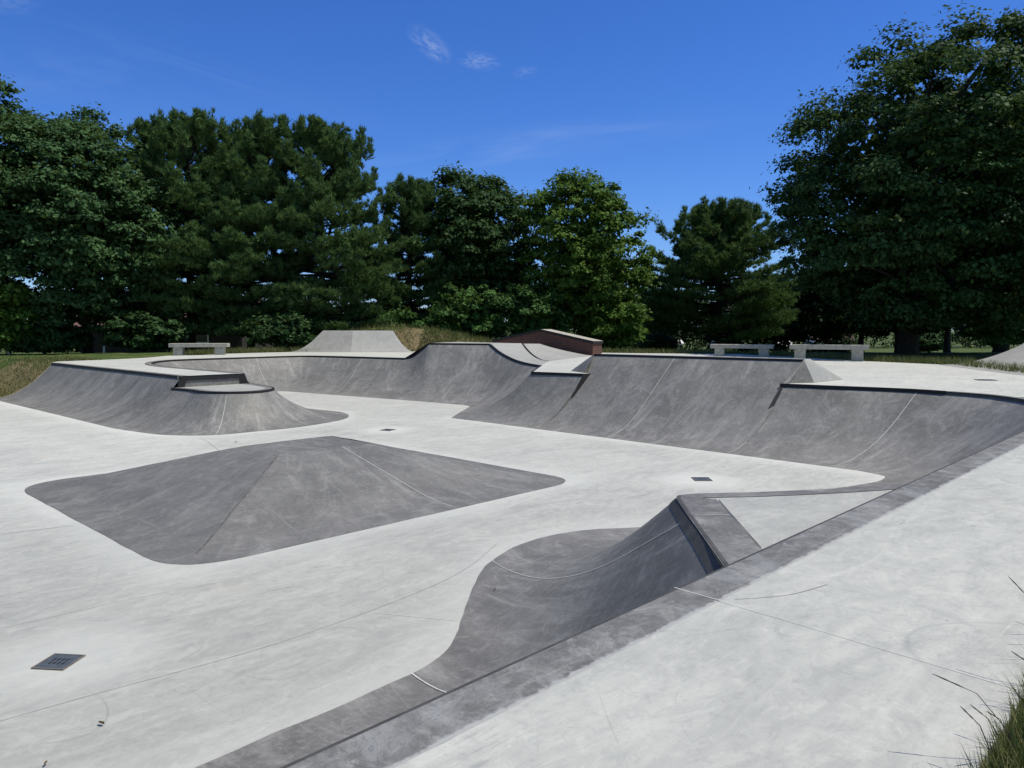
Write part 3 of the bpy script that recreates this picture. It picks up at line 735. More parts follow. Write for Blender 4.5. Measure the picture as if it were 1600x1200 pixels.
# ------------------------------------------------------------------ ramps on the deck
def far_bank():
    W = lambda u, v, z: (u*U, v*U, z*U)
    t = thing('quarter_pipe', 'small two toned quarter pipe standing on the far deck against the grass mound', 'quarter pipe', W(*xd(-3.2, 14.7), .5))
    def pr(b0, b1, t0, t1): return densify([((*xd(b0, 14.62), .5), (*xd(t0, 15.3), .915)), ((*xd(b1, 14.62), .5), (*xd(t1, 15.3), .915))], .1)
    a = Loft(pr(-4.27, -3.08, -3.75, -3.16), 14, drop=.02, z0=.006); a.mesh('left_panel', M['mid'], t)
    b = Loft(pr(-3.08, -1.84, -3.16, -2.37), 14, drop=.02, z0=.006); b.mesh('right_panel', M['midl'], t)
    coping([W(*xd(-3.75, 15.3), .915), W(*xd(-2.37, 15.3), .915)], -1, t, h=.04)
    for l, i, nm in ((a, 0, 'left_cheek'), (b, -1, 'right_cheek')):
        c = l.g[i]; n = len(c); V = c + [Vector((p.x, p.y, .46*U)) for p in c]
        obj(nm, V, [(k, k+1, n+k+1, n+k) for k in range(n-1)], M['mid'], t, [(p.x, p.z) for p in V])
far_bank()
def right_ramp():
    W = lambda u, v, z: (u*U, v*U, z*U)
    t = thing('curved_ramp', 'grey concrete ramp rising off the deck at the right edge of the picture', 'skate ramp', W(10.2, 2.2, .5))
    prs = densify([((10.90, 2.90, .5), (11.95, 1.85, .98)), ((9.3, 1.78, .5), (10.4, .72, .98)), ((8.8, 1.38, .5), (9.9, .3, .98))], .15)
    lo = Loft(prs, 14, drop=.0, z0=.006); lo.mesh('ramp_surface', M['midl'], t)
    for nm, row in (('left_cheek', lo.g[0]), ('right_cheek', lo.g[-1]), ('back_wall', [c[-1] for c in lo.g])):
        n = len(row); V = [p-Vector((0, 0, .001)) for p in row] + [Vector((p.x, p.y, .40*U)) for p in row]
        obj(nm, V, [(k, k+1, n+k+1, n+k) for k in range(n-1)], M['mid'], t, [(p.x, p.z) for p in V])
right_ramp()

def brick_ledge():
    A = Vector((*xd(1.36, 12.94), .5))*U; Bv = Vector((*xd(-.34, 14.2), .5))*U
    L_ = (Bv-A).length; ang = math.atan2(Bv.y-A.y, Bv.x-A.x); D = -.30*U      # depth on the far side
    t = thing('brick_ledge', 'low red brick ledge with gabled pale stone cap on the far deck', 'ledge', A, ang)
    hr, hp, hl = .70, 1.27, .70; xp = L_*.50; ct = .085
    V = []
    for y in (0, D): V += [(0, y, -.05), (L_, y, -.05), (L_, y, hl-ct), (xp, y, hp-ct), (0, y, hr-ct)]
    F = [(0, 1, 2, 3, 4), (9, 8, 7, 6, 5), (0, 4, 9, 5), (1, 6, 7, 2)]
    me_uv = [(x-(y if i in (0, 4, 5, 9) else 0), z) for i, (x, y, z) in enumerate(V)]
    obj('brick_wall', V, F, M['brick'], t, me_uv, world=False)
    e = .05; W2 = []
    for y in (e, D-e):
        W2 += [(-e, y, hr-ct-.02), (xp, y, hp-ct+.004), (L_+e, y, hl-ct-.02), (L_+e, y, hl), (xp, y, hp+.004), (-e, y, hr)]
    F = [(0, 1, 4, 5), (1, 2, 3, 4), (6, 11, 10, 7), (7, 10, 9, 8), (5, 4, 10, 11), (4, 3, 9, 10), (0, 5, 11, 6), (2, 8, 9, 3), (0, 6, 7, 1), (1, 7, 8, 2)]
    obj('cap', W2, F, M['bench'], t, world=False)
    s = e+.004; W3 = [(-e-.003, s, hr-ct-.05), (xp, s, hp-ct-.02), (L_+e, s, hl-ct-.05), (L_+e, s, hl+.008), (xp, s, hp+.012), (-e-.003, s, hr+.008)]
    W3 += [(x, y+.012, z) for x, y, z in W3] + [(-e-.003, D-e, hr-ct-.05), (-e-.003, D-e, hr-.01)]
    F = [(0, 1, 4, 5), (1, 2, 3, 4), (6, 11, 10, 7), (7, 10, 9, 8), (5, 4, 10, 11), (4, 3, 9, 10), (0, 5, 11, 6), (0, 12, 13, 5)]
    obj('edge_angle', W3, F, M['steel'], t, world=False)
brick_ledge()

# ------------------------------------------------------------------ benches
def bench(label, X, d, length, h, depth, ang, z):
    u, v = xd(X, d)
    t = thing('park_bench', label, 'bench', (u*U, v*U, z), ang, 'concrete benches around the deck')
    l = length/2; w = depth/2; th = .19
    boxes('seat', [(-l, l, -w, w, h-th, h)], M['bench'], t, .015)
    for s in (-1, 1):
        c = s*(l-.42); boxes('leg', [(c-.22, c+.22, -w+.05, w-.05, 0, h-th-.002)], M['bench'], t, .012)
hd = math.radians(-46)
bench('pale concrete slab bench on the left deck in front of the dark trees', -5.42, 13.33, 2.85, .57, .5, hd+math.radians(6), .5*U)
bench('concrete slab bench half hidden behind the tall bank, left of the right pair', 3.75, 12.55, 2.85, .60, .55, hd+math.radians(-20), .49*U)
bench('concrete slab bench on the open deck, right of the pair by the big oak', 4.55, 11.05, 3.05, .66, .55, hd+math.radians(-20), .5*U)

# ------------------------------------------------------------------ drain covers
def drain(label, u, v, z, size, rz):
    t = thing('drain_cover', label, 'drain cover', (u*U, v*U, z), rz, 'square drain covers')
    s = size/2
    boxes('frame', [(-s-.014, s+.014, -s-.014, -s, 0, .010), (-s-.014, s+.014, s, s+.014, 0, .010), (-s-.014, -s, -s, s, 0, .010), (s, s+.014, -s, s, 0, .010)], M['rim'], t, 0)
    boxes('plate', [(-s, s, -s, s, 0, .008)], M['plate'], t, .002)
    for i in range(4):
        for j in range(2):
            x = -s*.42+j*s*.5; y = -s*.55+i*s*.3+(.06*s if j else 0)
            boxes('slot', [(x, x+s*.34, y, y+s*.11, .0085, .0105)], M['steel'], t, 0)
drain('square blue grey drain cover in the nearest corner of the floor', .658, 2.512, .002, .265, math.radians(38))
drain('drain cover on the floor between the tall bank and the hip ramp', 4.423, 2.549, .002, .30, math.radians(44))
drain('drain cover on the floor behind the pyramid', 4.443, 5.949, .002, .30, math.radians(20))
drain('drain cover set into the right hand deck', 8.112, 1.765, .5*U+.002, .42, math.radians(30))

# dead leaves and scraps lying about
def scrap(u, v, z, label, s=.05):
    V = []; F = []
    for j in range(3):
        for i in range(5):
            x = (i/4-.5)*2*s; wv = s*.45*math.sin(math.pi*(i+.35)/4.7); y = (j-1)*wv
            V.append((x, y, .012+.012*abs(j-1)+.3*s*(i/4-.5)**2))
    F = [(j*5+i, j*5+i+1, (j+1)*5+i+1, (j+1)*5+i) for j in range(2) for i in range(4)]
    o = obj('dead_leaf', V, F, M['litter']); o.location = (u*U, v*U, z); o.rotation_euler = (0, 0, rnd.uniform(0, 6)); tag(o, label, 'leaf', 'dead leaves on the floor')
scrap(.62, 2.03, .003, 'curled brown leaf on the near floor below the drain cover', .028)
scrap(.47, 1.93, .003, 'small dark leaf on the floor at the bottom left corner', .02)
scrap(3.06, 6.25, .003, 'dark leaf on the floor by the pale joint near the nose ramp', .045)
scrap(1.98, 2.0, .03, 'tiny dark scrap on the grey hip ramp', .022)

# ------------------------------------------------------------------ vegetation
rs = np.random.RandomState(11)
def tubes(segs, sides=7):
    V = []; F = []
    for pts in segs:
        n = len(pts); base = len(V)
        for i, (p, r) in enumerate(pts):
            p = Vector(p); d = (Vector(pts[min(i+1, n-1)][0])-Vector(pts[max(i-1, 0)][0])).normalized()
            a = d.cross(Vector((.31, .17, .93))); a = a.normalized() if a.length > 1e-3 else Vector((1, 0, 0)); b = d.cross(a)
            for k in range(sides):
                th = 2*math.pi*k/sides; V.append(p + a*(r*math.cos(th)) + b*(r*math.sin(th)))
        for i in range(n-1):
            for k in range(sides):
                k2 = (k+1) % sides; F.append((base+i*sides+k, base+i*sides+k2, base+(i+1)*sides+k2, base+(i+1)*sides+k))
    return V, F
def leaf_quads(c, nrm, l, w):
    """diamond leaves: centres c, normals nrm (N,3), length l, width w (N,)"""
    n = len(c); r = rs.normal(size=(n, 3)); a = np.cross(nrm, r); a /= np.linalg.norm(a, axis=1)[:, None]+1e-9
    b = np.cross(nrm, a); b /= np.linalg.norm(b, axis=1)[:, None]+1e-9
    a *= (l/2)[:, None]; b *= (w/2)[:, None]
    V = np.stack([c+a, c+b, c-a, c-b], 1).reshape(-1, 3)
    return V, np.arange(4*n).reshape(n, 4)
def tree_base(X, d):
    u, v = xd(X, d); return (u*U, v*U, ground_z(u, v)*U-.08)

def broadleaf(label, X, d, height, rx, bottom, m, group=None, ncl=260, per=170, leaf=.17, seed=1, name='broadleaf_tree', trunk=.3, rough=.22, clump=1.0, squash=.72, se=2.5, shell=.55, ry=None, nlimb=16, core=.5, shift=(0, 0)):
    global rs; rs = np.random.RandomState(seed)
    rz0 = rs.uniform(0, 6) if shift == (0, 0) else math.radians(-46)
    t = thing(name, label, 'tree', tree_base(X, d), rz0, group)
    ry = ry or rx; cz = (height+bottom)/2; rz = (height-bottom)/2
    lobes = rs.normal(size=(22, 3)); lobes[:, 2] = np.abs(lobes[:, 2])*1.0-.35; lobes /= np.linalg.norm(lobes, axis=1)[:, None]
    dirs = rs.normal(size=(ncl, 3)); dirs /= np.linalg.norm(dirs, axis=1)[:, None]
    lob = np.max(np.maximum(0, dirs@lobes.T)**10, axis=1)
    rad = (1-rough) + rough*1.15*lob + rs.normal(size=ncl)*.035
    rho = np.where(rs.rand(ncl) < .72, rs.uniform(.86, 1.0, ncl), rs.uniform(shell*.6, .86, ncl))
    k = rad*rho
    # broad shoulders: a superellipse rather than an egg
    hz = np.clip(np.abs(dirs[:, 2]), 0, 1); fl = (1/np.maximum(1e-6, (np.sqrt(dirs[:, 0]**2+dirs[:, 1]**2)**se + hz**se)))**(1/se)
    cc = np.stack([dirs[:, 0]*rx*k*fl, dirs[:, 1]*ry*k*fl, cz + dirs[:, 2]*rz*k*fl], 1)
    cc += np.array([shift[0], shift[1], 0])
    cr = clump*rs.uniform(.45, 1.4, ncl)
    # leaves gather on the upper and outer skin of each clump, in a few sprays
    idx = np.repeat(np.arange(ncl), per); n = len(idx)
    q = rs.normal(size=(n, 3)); q /= np.linalg.norm(q, axis=1)[:, None]; q[:, 2] = np.abs(q[:, 2])*1.1-.28
    out = dirs[idx]; q = q + out*.35; rr = cr[idx]*rs.uniform(.35, 1.0, n)**.6
    spray = .8+.42*np.sin(q[:, 0]*5.3+idx)*np.cos(q[:, 1]*6.1+idx*1.7)
    off = q*(rr*spray)[:, None]; off[:, 2] *= squash
    c = cc[idx]+off
    nm = q*.7 + rs.normal(size=(n, 3))*.55 + np.array([0, 0, .75]); nm /= np.linalg.norm(nm, axis=1)[:, None]
    l = leaf*1.3*rs.uniform(.5, 1.5, n); V, F = leaf_quads(c, nm, l, l*rs.uniform(.5, .75, n))
    tint = np.clip(.42 + rs.normal(size=ncl)[idx]*.17 + rs.normal(size=n)*.16, 0, 1)
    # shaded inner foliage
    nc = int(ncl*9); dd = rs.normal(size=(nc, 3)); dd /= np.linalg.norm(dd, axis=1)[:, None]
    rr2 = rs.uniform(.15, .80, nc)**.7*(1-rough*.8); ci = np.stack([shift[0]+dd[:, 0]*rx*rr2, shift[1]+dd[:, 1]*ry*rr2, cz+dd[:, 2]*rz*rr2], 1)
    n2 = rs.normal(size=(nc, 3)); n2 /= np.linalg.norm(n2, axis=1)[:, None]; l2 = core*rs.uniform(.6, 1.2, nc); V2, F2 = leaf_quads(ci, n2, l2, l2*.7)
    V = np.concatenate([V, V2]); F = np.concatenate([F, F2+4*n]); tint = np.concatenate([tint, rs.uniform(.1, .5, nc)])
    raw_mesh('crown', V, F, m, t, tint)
    top = (0, 0, cz+rz*.45)
    segs = [[((0, 0, -.2), trunk*1.35), ((.03, 0, .35), trunk*1.0), ((.05, .04, height*.22), trunk*.8), ((-.06, .05, cz), trunk*.55), (top, trunk*.16)]]
    for i in rs.choice(ncl, nlimb, replace=False):
        e = cc[i]; z0 = max(bottom*.8+.3, min(cz+rz*.3, e[2]*.62)); f = .5
        r0 = trunk*rs.uniform(.28, .45)
        p1 = (e[0]*.35, e[1]*.35, z0+(e[2]-z0)*.45); p2 = (e[0]*.72, e[1]*.72, z0+(e[2]-z0)*.78)
        segs.append([((0, 0, z0), r0), (p1, r0*.75), (p2, r0*.45), (tuple(e), r0*.12)])
        for s in range(2):
            j = rs.choice(ncl); g = cc[j]
            if np.linalg.norm(g-np.array(p2)) < rx*.7: segs.append([(p2, r0*.35), (tuple((np.array(p2)+g)/2+rs.normal(size=3)*.1), r0*.22), (tuple(g), r0*.08)])
    tv, tf = tubes(segs); obj('trunk', tv, tf, M['bark'], t, smooth=True, world=False)
    return t

def pine(label, X, d, height, rx, bottom, group='white pines behind the deck', seed=1, whorls=24, per=7, shape=.9, needle=.30, trunk=.28, tops_n=1, dens=1.0):
    global rs; rs = np.random.RandomState(seed)
    t = thing('pine_tree', label, 'tree', tree_base(X, d), rs.uniform(0, 6), group)
    segs = []; C_, D_ = [], []; tin = []
    leaders = [(0, 0, height)] + [(rs.uniform(-.35, .35)*rx, rs.uniform(-.35, .35)*rx, height*rs.uniform(.93, .99)) for _ in range(tops_n-1)]
    segs.append([((0, 0, -.2), trunk*1.3), ((0, 0, .4), trunk), ((.03, .02, height*.5), trunk*.62), ((0, 0, height*.98), .03)])
    for lx, ly, lz in leaders[1:]: segs.append([((0, 0, lz*.45), trunk*.4), ((lx*.7, ly*.7, lz*.66), trunk*.3), ((lx, ly, lz), .03)])
    for w in range(whorls):
        s = (w+.5)/whorls; z = bottom + (height-bottom)*s**.92
        prof = (1-s**2.1)**.72 * (.74+.26*min(1, s/.25)) if shape > .5 else (1-s)**.75
        for k in range(per):
            lead = leaders[rs.randint(len(leaders))] if s > .55 else leaders[0]
            az = rs.uniform(0, 2*math.pi); ln = rx*1.2*prof*rs.uniform(.62, 1.12)+.45
            rise = .10+1.0*max(0, s-.40)+1.5*max(0, s-.72)+rs.uniform(-.06, .12); zz = min(z+rs.uniform(-.2, .2), lead[2]-.2)
            ox, oy = (lead[0]*zz/lead[2], lead[1]*zz/lead[2]) if s > .55 else (0, 0)
            ln = ln*(1 if s < .55 else .86)
            ca, sa = math.cos(az), math.sin(az)
            tip = np.array([ox+ca*ln, oy+sa*ln, min(zz+ln*rise, height-.1+rs.uniform(0, .3))])
            p0 = np.array([ox, oy, zz]); pm = p0*.5+tip*.5 + np.array([0, 0, -.07*ln])
            segs.append([(tuple(p0), .05+.012*ln), (tuple(pm), .03), (tuple(tip), .010)])
            nt = int((10+ln*13.0)*dens)
            for q in range(nt):
                f = .30+.70*math.sqrt(rs.rand()); b = (1-f)**2*p0+2*f*(1-f)*pm+f*f*tip
                side = rs.uniform(-1, 1)*ln*.24*(1.15-abs(f-.62)); c = b+np.array([-sa*side, ca*side, rs.uniform(-.10, .12)-.12*abs(side)])
                C_.append(c); D_.append((ca*.55+rs.normal()*.25-sa*side*.25, sa*.55+rs.normal()*.25+ca*side*.25, .55+.6*s)); tin.append(rs.normal())
            if s > .3:                                  # upright shoots at the branch ends
                for q in range(int(9+13*s)):
                    C_.append(tip+np.array([rs.normal()*.10, rs.normal()*.10, rs.uniform(-.3, .80)*s])); D_.append((rs.normal()*.2, rs.normal()*.2, 1.0)); tin.append(rs.normal())
    for lx, ly, lz in leaders:
        for q in range(22):
            C_.append(np.array([lx+rs.normal()*.10, ly+rs.normal()*.10, lz+.3-rs.uniform(0, 1.6)])); D_.append((rs.normal()*.15, rs.normal()*.15, 1.0)); tin.append(rs.normal())
    C_ = np.array(C_); D_ = np.array(D_); D_ /= np.linalg.norm(D_, axis=1)[:, None]; tin = np.array(tin)
    per_t = 15; idx = np.repeat(np.arange(len(C_)), per_t); n = len(idx)
    dirv = D_[idx]*.85 + rs.normal(size=(n, 3))*.50; dirv /= np.linalg.norm(dirv, axis=1)[:, None]
    ln = needle*rs.uniform(.65, 1.25, n); wd = ln*.2
    sd = np.cross(dirv, rs.normal(size=(n, 3))); sd /= np.linalg.norm(sd, axis=1)[:, None]+1e-9
    b0 = C_[idx]+rs.normal(size=(n, 3))*.035
    V = np.stack([b0-sd*(wd/2)[:, None], b0+sd*(wd/2)[:, None], b0+dirv*ln[:, None]], 1).reshape(-1, 3)
    raw_mesh('crown', V, np.arange(3*n).reshape(n, 3), M['pine'], t, np.clip(.42+tin[idx]*.2+rs.normal(size=n)*.14, 0, 1))
    tv, tf = tubes(segs, 5); obj('trunk', tv, tf, M['bark'], t, smooth=True, world=False)
    return t

def at(px, d): return (px-800)/1200*d     # sideways offset of a bearing at a distance
def hgt(py, d, X):                         # height above the local ground
    u, v = xd(X, d); return ((509-py)/1200*d + 1 - ground_z(u, v))*U+.08
G1 = 'leafy trees behind the skatepark'
def bl(label, px, d, top, half, bottom, m, **k):
    X = at(px, d); q = .45*k.get('clump', 1.0); return broadleaf(label, X, d, hgt(top, d, X)-q, half/1200*d*U-q*.8, bottom, M[m], group=k.pop('group', G1), **k)
def pn(label, px, d, top, half, bottom, **k):
    X = at(px, d); return pine(label, X, d, hgt(top, d, X)-1.0, half/1200*d*U, bottom, **k)
bl('tall leafy tree cut off by the left edge of the picture', -84, 14.4, 70, 140, 1.6, 'maple', ncl=420, per=190, leaf=.17, seed=3)
bl('broad dense dark green tree left of the pines, branches down to the ground', 138, 15.6, 168, 140, .5, 'maple', ncl=620, per=210, leaf=.165, seed=5, rough=.25)
pn('tall pine beside the broad tree, behind the left bench', 300, 16.6, 186, 90, 1.2, seed=21, whorls=28, per=8, tops_n=3)
pn('tall pine second in the row of pines, spiky top', 392, 17.0, 196, 88, .9, seed=22, whorls=28, per=8, tops_n=3)
pn('tall pine at the right end of the row with a limb reaching right', 506, 17.3, 200, 100, .8, seed=23, whorls=28, per=8, tops_n=3)
pn('smaller narrow pine beside the dark leafy tree at centre', 640, 18.6, 282, 62, .9, seed=24, whorls=24, per=7, tops_n=2)
bl('dark green leafy tree behind the raised extension', 742, 19.0, 262, 88, .8, 'oak', ncl=430, per=200, leaf=.19, seed=6, rough=.26)
bl('rounded yellow green tree behind the brick ledge', 912, 18.0, 274, 103, .5, 'lime', ncl=420, per=190, leaf=.17, seed=8, rough=.24, clump=.9, nlimb=34, core=.35)
bl('small distant tree showing between the yellow green tree and the pine', 1012, 27, 425, 40, .8, 'maple', ncl=90, per=120, leaf=.28, seed=9)
pn('broad many topped pine left of the big oak', 1122, 19.5, 322, 104, .9, seed=25, whorls=26, per=9, tops_n=6, dens=1.0)
bl('huge dark oak on the right towering over the benches', 1417, 13.6, 66, 254, .25, 'oak', ncl=1050, per=230, leaf=.15, seed=12, trunk=.52, rough=.22, name='oak_tree', clump=1.05, nlimb=34, shift=(1.9, 0), se=3.0)
for i, (px, d, top, half, lab) in enumerate([(1480, 22.5, 400, 60, 'leafy tree with thin trunk just right of the oak trunk'), (1565, 19.0, 370, 90, 'thick trunked leafy tree at the right edge behind the ramp'), (1345, 24.5, 440, 70, 'leafy tree in shade between the right bench and the oak trunk'), (1640, 16.5, 330, 80, 'leafy tree cut off by the right edge of the picture')]):
    bl(lab, px, d, top, half, 1.7 if i else 1.9, 'maple', ncl=170, per=150, leaf=.2, seed=40+i, trunk=.3 if i != 1 else .55)
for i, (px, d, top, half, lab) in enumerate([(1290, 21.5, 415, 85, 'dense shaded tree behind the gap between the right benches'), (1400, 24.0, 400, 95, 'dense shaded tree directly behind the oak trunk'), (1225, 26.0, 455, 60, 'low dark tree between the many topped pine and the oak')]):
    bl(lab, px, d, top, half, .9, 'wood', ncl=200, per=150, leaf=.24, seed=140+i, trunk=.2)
G2 = 'bushes at the foot of the trees'
for i, (px, d, top, half, m, lab) in enumerate([(-5, 14.3, 430, 60, 'lime', 'yellowish bush at the left edge under the tall tree'), (70, 15.0, 500, 60, 'oak', 'low dark bush at the foot of the broad left tree'),
        (225, 15.6, 480, 75, 'oak', 'leafy low branches and bush just left of the left bench'), (455, 16.0, 486, 70, 'oak', 'bush at the foot of the pine row beside the two toned ramp'), (640, 17.6, 484, 55, 'fresh', 'light green bush between the pines and the dark leafy tree'),
        (735, 17.4, 440, 70, 'fresh', 'bright green bush under the dark leafy tree'), (830, 17.0, 440, 55, 'fresh', 'bright bush left of the brick ledge peak'), (955, 17.2, 450, 62, 'lime', 'yellow green bush right of the brick ledge'),
        (1560, 15.6, 430, 75, 'fresh', 'green bush beside the ramp at the right edge'), (1450, 26.0, 512, 34, 'maple', 'rounded bush on the lawn right of the oak trunk'), (1030, 21.0, 520, 26, 'maple', 'small bush in front of the white shed')]):
    bl(lab, px, d, top, half, .15, m, group=G2, ncl=110, per=130, leaf=.16, seed=60+i, name='bush', trunk=.07, clump=.62, nlimb=8)

# far dark wood that closes the view between the trunks
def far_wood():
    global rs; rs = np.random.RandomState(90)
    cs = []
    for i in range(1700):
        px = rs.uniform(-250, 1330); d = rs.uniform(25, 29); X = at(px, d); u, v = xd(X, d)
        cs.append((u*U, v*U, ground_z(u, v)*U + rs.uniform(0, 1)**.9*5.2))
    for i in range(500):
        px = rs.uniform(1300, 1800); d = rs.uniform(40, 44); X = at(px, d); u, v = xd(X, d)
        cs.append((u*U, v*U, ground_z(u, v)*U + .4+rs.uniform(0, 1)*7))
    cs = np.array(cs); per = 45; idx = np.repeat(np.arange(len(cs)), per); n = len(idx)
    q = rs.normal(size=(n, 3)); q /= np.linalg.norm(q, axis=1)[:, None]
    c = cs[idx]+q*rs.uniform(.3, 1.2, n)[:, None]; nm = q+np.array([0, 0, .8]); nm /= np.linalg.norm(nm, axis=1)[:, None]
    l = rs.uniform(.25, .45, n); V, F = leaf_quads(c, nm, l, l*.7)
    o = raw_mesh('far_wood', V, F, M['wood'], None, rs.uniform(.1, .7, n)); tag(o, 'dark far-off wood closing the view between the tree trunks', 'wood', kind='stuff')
far_wood()

# ------------------------------------------------------------------ grass
def grass():
    global rs; rs = np.random.RandomState(33)
    P = []; H = []
    def add(u, v, h):
        if seg_d(u, v, foot) < -.01: P.append((u*U, v*U, ground_z(u, v)*U-.01)); H.append(h)
    for i in range(26000):                                    # right behind the deck edge
        k = rs.randint(len(outer)-8)+3; a, b = outer[k], outer[(k+1) % len(outer)]; t = rs.rand(); o = abs(rs.normal())*.45
        nx, ny = (b[1]-a[1]), -(b[0]-a[0]); ll = math.hypot(nx, ny)
        if ll < 1e-6: continue
        add(a[0]+(b[0]-a[0])*t+nx/ll*o, a[1]+(b[1]-a[1])*t+ny/ll*o, rs.uniform(.08, .34))
    for i in range(11000):                                     # slope beside the left quarter pipe
        add(rs.uniform(2.1, 4.2), 12.36+abs(rs.normal())*1.0, rs.uniform(.03, .16))
    for i in range(9000):
        X, d = rs.uniform(-5.5, 2.0), rs.uniform(14.6, 16.4); add(*xd(X, d), rs.uniform(.1, .4))
    for i in range(30000):                                     # turf at the near corner
        add(rs.uniform(.7, 2.6), .199-abs(rs.normal())*.09, rs.uniform(.04, .15))
    P = np.array(P); H = np.array(H); n = len(P); az = rs.uniform(0, 6.283, n); w = np.where((P[:, 1] < .2*U) & (P[:, 0] < 3*U), .0035, .014)
    lean = rs.normal(size=(n, 2))*.35*H[:, None]; s = np.stack([np.cos(az), np.sin(az), az*0], 1)*w[:, None]
    tip = P+np.stack([lean[:, 0], lean[:, 1], H], 1)
    V = np.stack([P-s, P+s, tip], 1).reshape(-1, 3)
    o = raw_mesh('grass_blades', V, np.arange(3*n).reshape(n, 3), M['blade'], None, np.clip(rs.normal(size=n)*.3+.4, 0, 1)); tag(o, 'rough grass and dry stems growing along the edges of the deck', 'grass', kind='stuff')
grass()
def tall_stalks():
    global rs; rs = np.random.RandomState(5)
    segs = []
    z0 = .48*U
    for i in range(95):
        u, v = rs.uniform(.95, 2.3), .185-abs(rs.normal())*.05
        h = rs.uniform(.10, .30) if i > 11 else rs.uniform(.28, .46); lx, ly = rs.normal()*.35, rs.uniform(-.1, .75); r = rs.uniform(.0012, .0024)
        b = Vector((u*U, v*U, z0)); p1 = b+Vector((lx*h*.3, ly*h*.3, h*.5)); p2 = b+Vector((lx*h*.75, ly*h*.75, h*.88)); p3 = b+Vector((lx*h*1.2, ly*h*1.3, h*1.02))
        segs.append([(b, r), (p1, r), (p2, r*.8), (p3, r*.5)])
        if i < 40:                                            # seed head
            d = (p3-p2); segs.append([(p2+d*.3, .001), (p2+d*.5, .0026), (p2+d*.7, .0018), (p2+d*.85, .0026), (p3+d*.15, .001)])
    V, F = tubes(segs, 5); o = obj('grass_stalks', V, F, M['stalk'])
    a = o.data.attributes.new('tint', 'FLOAT', 'FACE'); a.data.foreach_set('value', rs.uniform(0, 1, len(o.data.polygons)).astype(np.float32))
    tag(o, 'tall seeding grass stalks leaning over the near corner of the deck', 'grass', kind='stuff')
tall_stalks()

# ------------------------------------------------------------------ glimpses beyond the trees
def place(px, d):
    X = at(px, d); u, v = xd(X, d); return (u*U, v*U, ground_z(u, v)*U)
def house(label, px, d, wdt, dep, wall_h, roof_h, wall_m, name='house'):
    t = thing(name, label, 'house' if name == 'house' else 'shed', place(px, d), hd); w, q = wdt/2, dep/2
    V = [(-w, -q, -.3), (w, -q, -.3), (w, q, -.3), (-w, q, -.3), (-w, -q, wall_h), (w, -q, wall_h), (w, q, wall_h), (-w, q, wall_h), (-w, 0, wall_h+roof_h-.06), (w, 0, wall_h+roof_h-.06)]
    obj('wall', V, [(0, 1, 5, 4), (2, 3, 7, 6), (1, 2, 6, 9, 5), (3, 0, 4, 8, 7)], wall_m, t, world=False)
    e = .35; k = roof_h/q; V = []
    for dz_ in (0, .14):
        V += [(-w-e, -q-e, wall_h-e*k+dz_), (w+e, -q-e, wall_h-e*k+dz_), (w+e, 0, wall_h+roof_h+dz_), (-w-e, 0, wall_h+roof_h+dz_), (w+e, q+e, wall_h-e*k+dz_), (-w-e, q+e, wall_h-e*k+dz_)]
    obj('roof', V, [(6, 7, 8, 9), (9, 8, 10, 11), (0, 3, 2, 1), (3, 5, 4, 2), (0, 1, 7, 6), (4, 5, 11, 10), (1, 2, 8, 7), (2, 4, 10, 8), (0, 6, 9, 3), (3, 9, 11, 5)], M['roof'] if name == 'house' else M['siding'], t, world=False)
    for x in ([-w*.5, w*.5] if wdt > 5 else [0]):
        f = boxes('window', [(x-.6, x+.6, -q-.05, -q+.02, wall_h*.4, wall_h*.4+1.0)], M['white'], t, 0)
        boxes('pane', [(x-.52, x+.52, -q-.06, -q-.045, wall_h*.4+.08, wall_h*.4+.92)], M['glass'], f, 0)
    return t
house('house with brown shingle roof glimpsed through the trees behind the left bench', 285, 22.5, 13, 8, 2.3, 2.2, M['bark'])
house('small white shed glimpsed under the pine left of the right pair of benches', 1046, 24.5, 1.5, 1.5, .85, .2, M['siding'], 'garden_shed')
house('white house glimpsed low between the trees on the right', 1290, 31, 4, 4, 1.6, .8, M['siding'])

def car(name, label, px, d, rz, paint, van=False):
    t = thing(name, label, 'van' if van else 'car', place(px, d), rz)
    if van: prof = [(-2.3, .35), (2.3, .35), (2.35, .95), (1.75, 1.1), (1.25, 1.85), (-2.25, 1.95), (-2.35, .9)]
    else: prof = [(-2.2, .35), (2.2, .35), (2.25, .75), (1.2, .95), (.55, 1.42), (-1.2, 1.45), (-2.0, 1.0), (-2.25, .8)]
    n = len(prof); V = [(x, -.85, z) for x, z in prof]+[(x, .85, z) for x, z in prof]
    F = [tuple(range(n)), tuple(reversed(range(n, 2*n)))]+[(i, i+n, (i+1) % n+n, (i+1) % n) for i in range(n)]
    o = obj('body', V, F, paint, t, world=False); md = o.modifiers.new('Bevel', 'BEVEL'); md.width = .08; md.segments = 2
    for s in (-1, 1):
        y = s*.862; g = [(.95, 1.0), (.5, 1.35), (-1.1, 1.37), (-1.6, 1.02)] if not van else [(1.45, 1.15), (1.1, 1.7), (-1.9, 1.75), (-1.9, 1.15)]
        obj('side_window', [(x, y, z) for x, z in g]+[(x, y+s*.01, z) for x, z in g], [(0, 1, 2, 3), (4, 7, 6, 5)], M['glass'], t, world=False)
        for x in (-1.4, 1.4):
            pv = []; k = 14
            for yy in (y-s*.16, y+s*.03): pv += [(x+.32*math.cos(a*2*math.pi/k), yy, .32+.32*math.sin(a*2*math.pi/k)) for a in range(k)]
            obj('wheel', pv, [tuple(range(k)), tuple(reversed(range(k, 2*k)))]+[(i, (i+1) % k, (i+1) % k+k, i+k) for i in range(k)], M['tyre'], t, world=False)
car('parked_car', 'blue car glimpsed between the legs of the half hidden bench', 1142, 27.5, hd, M['blue'])
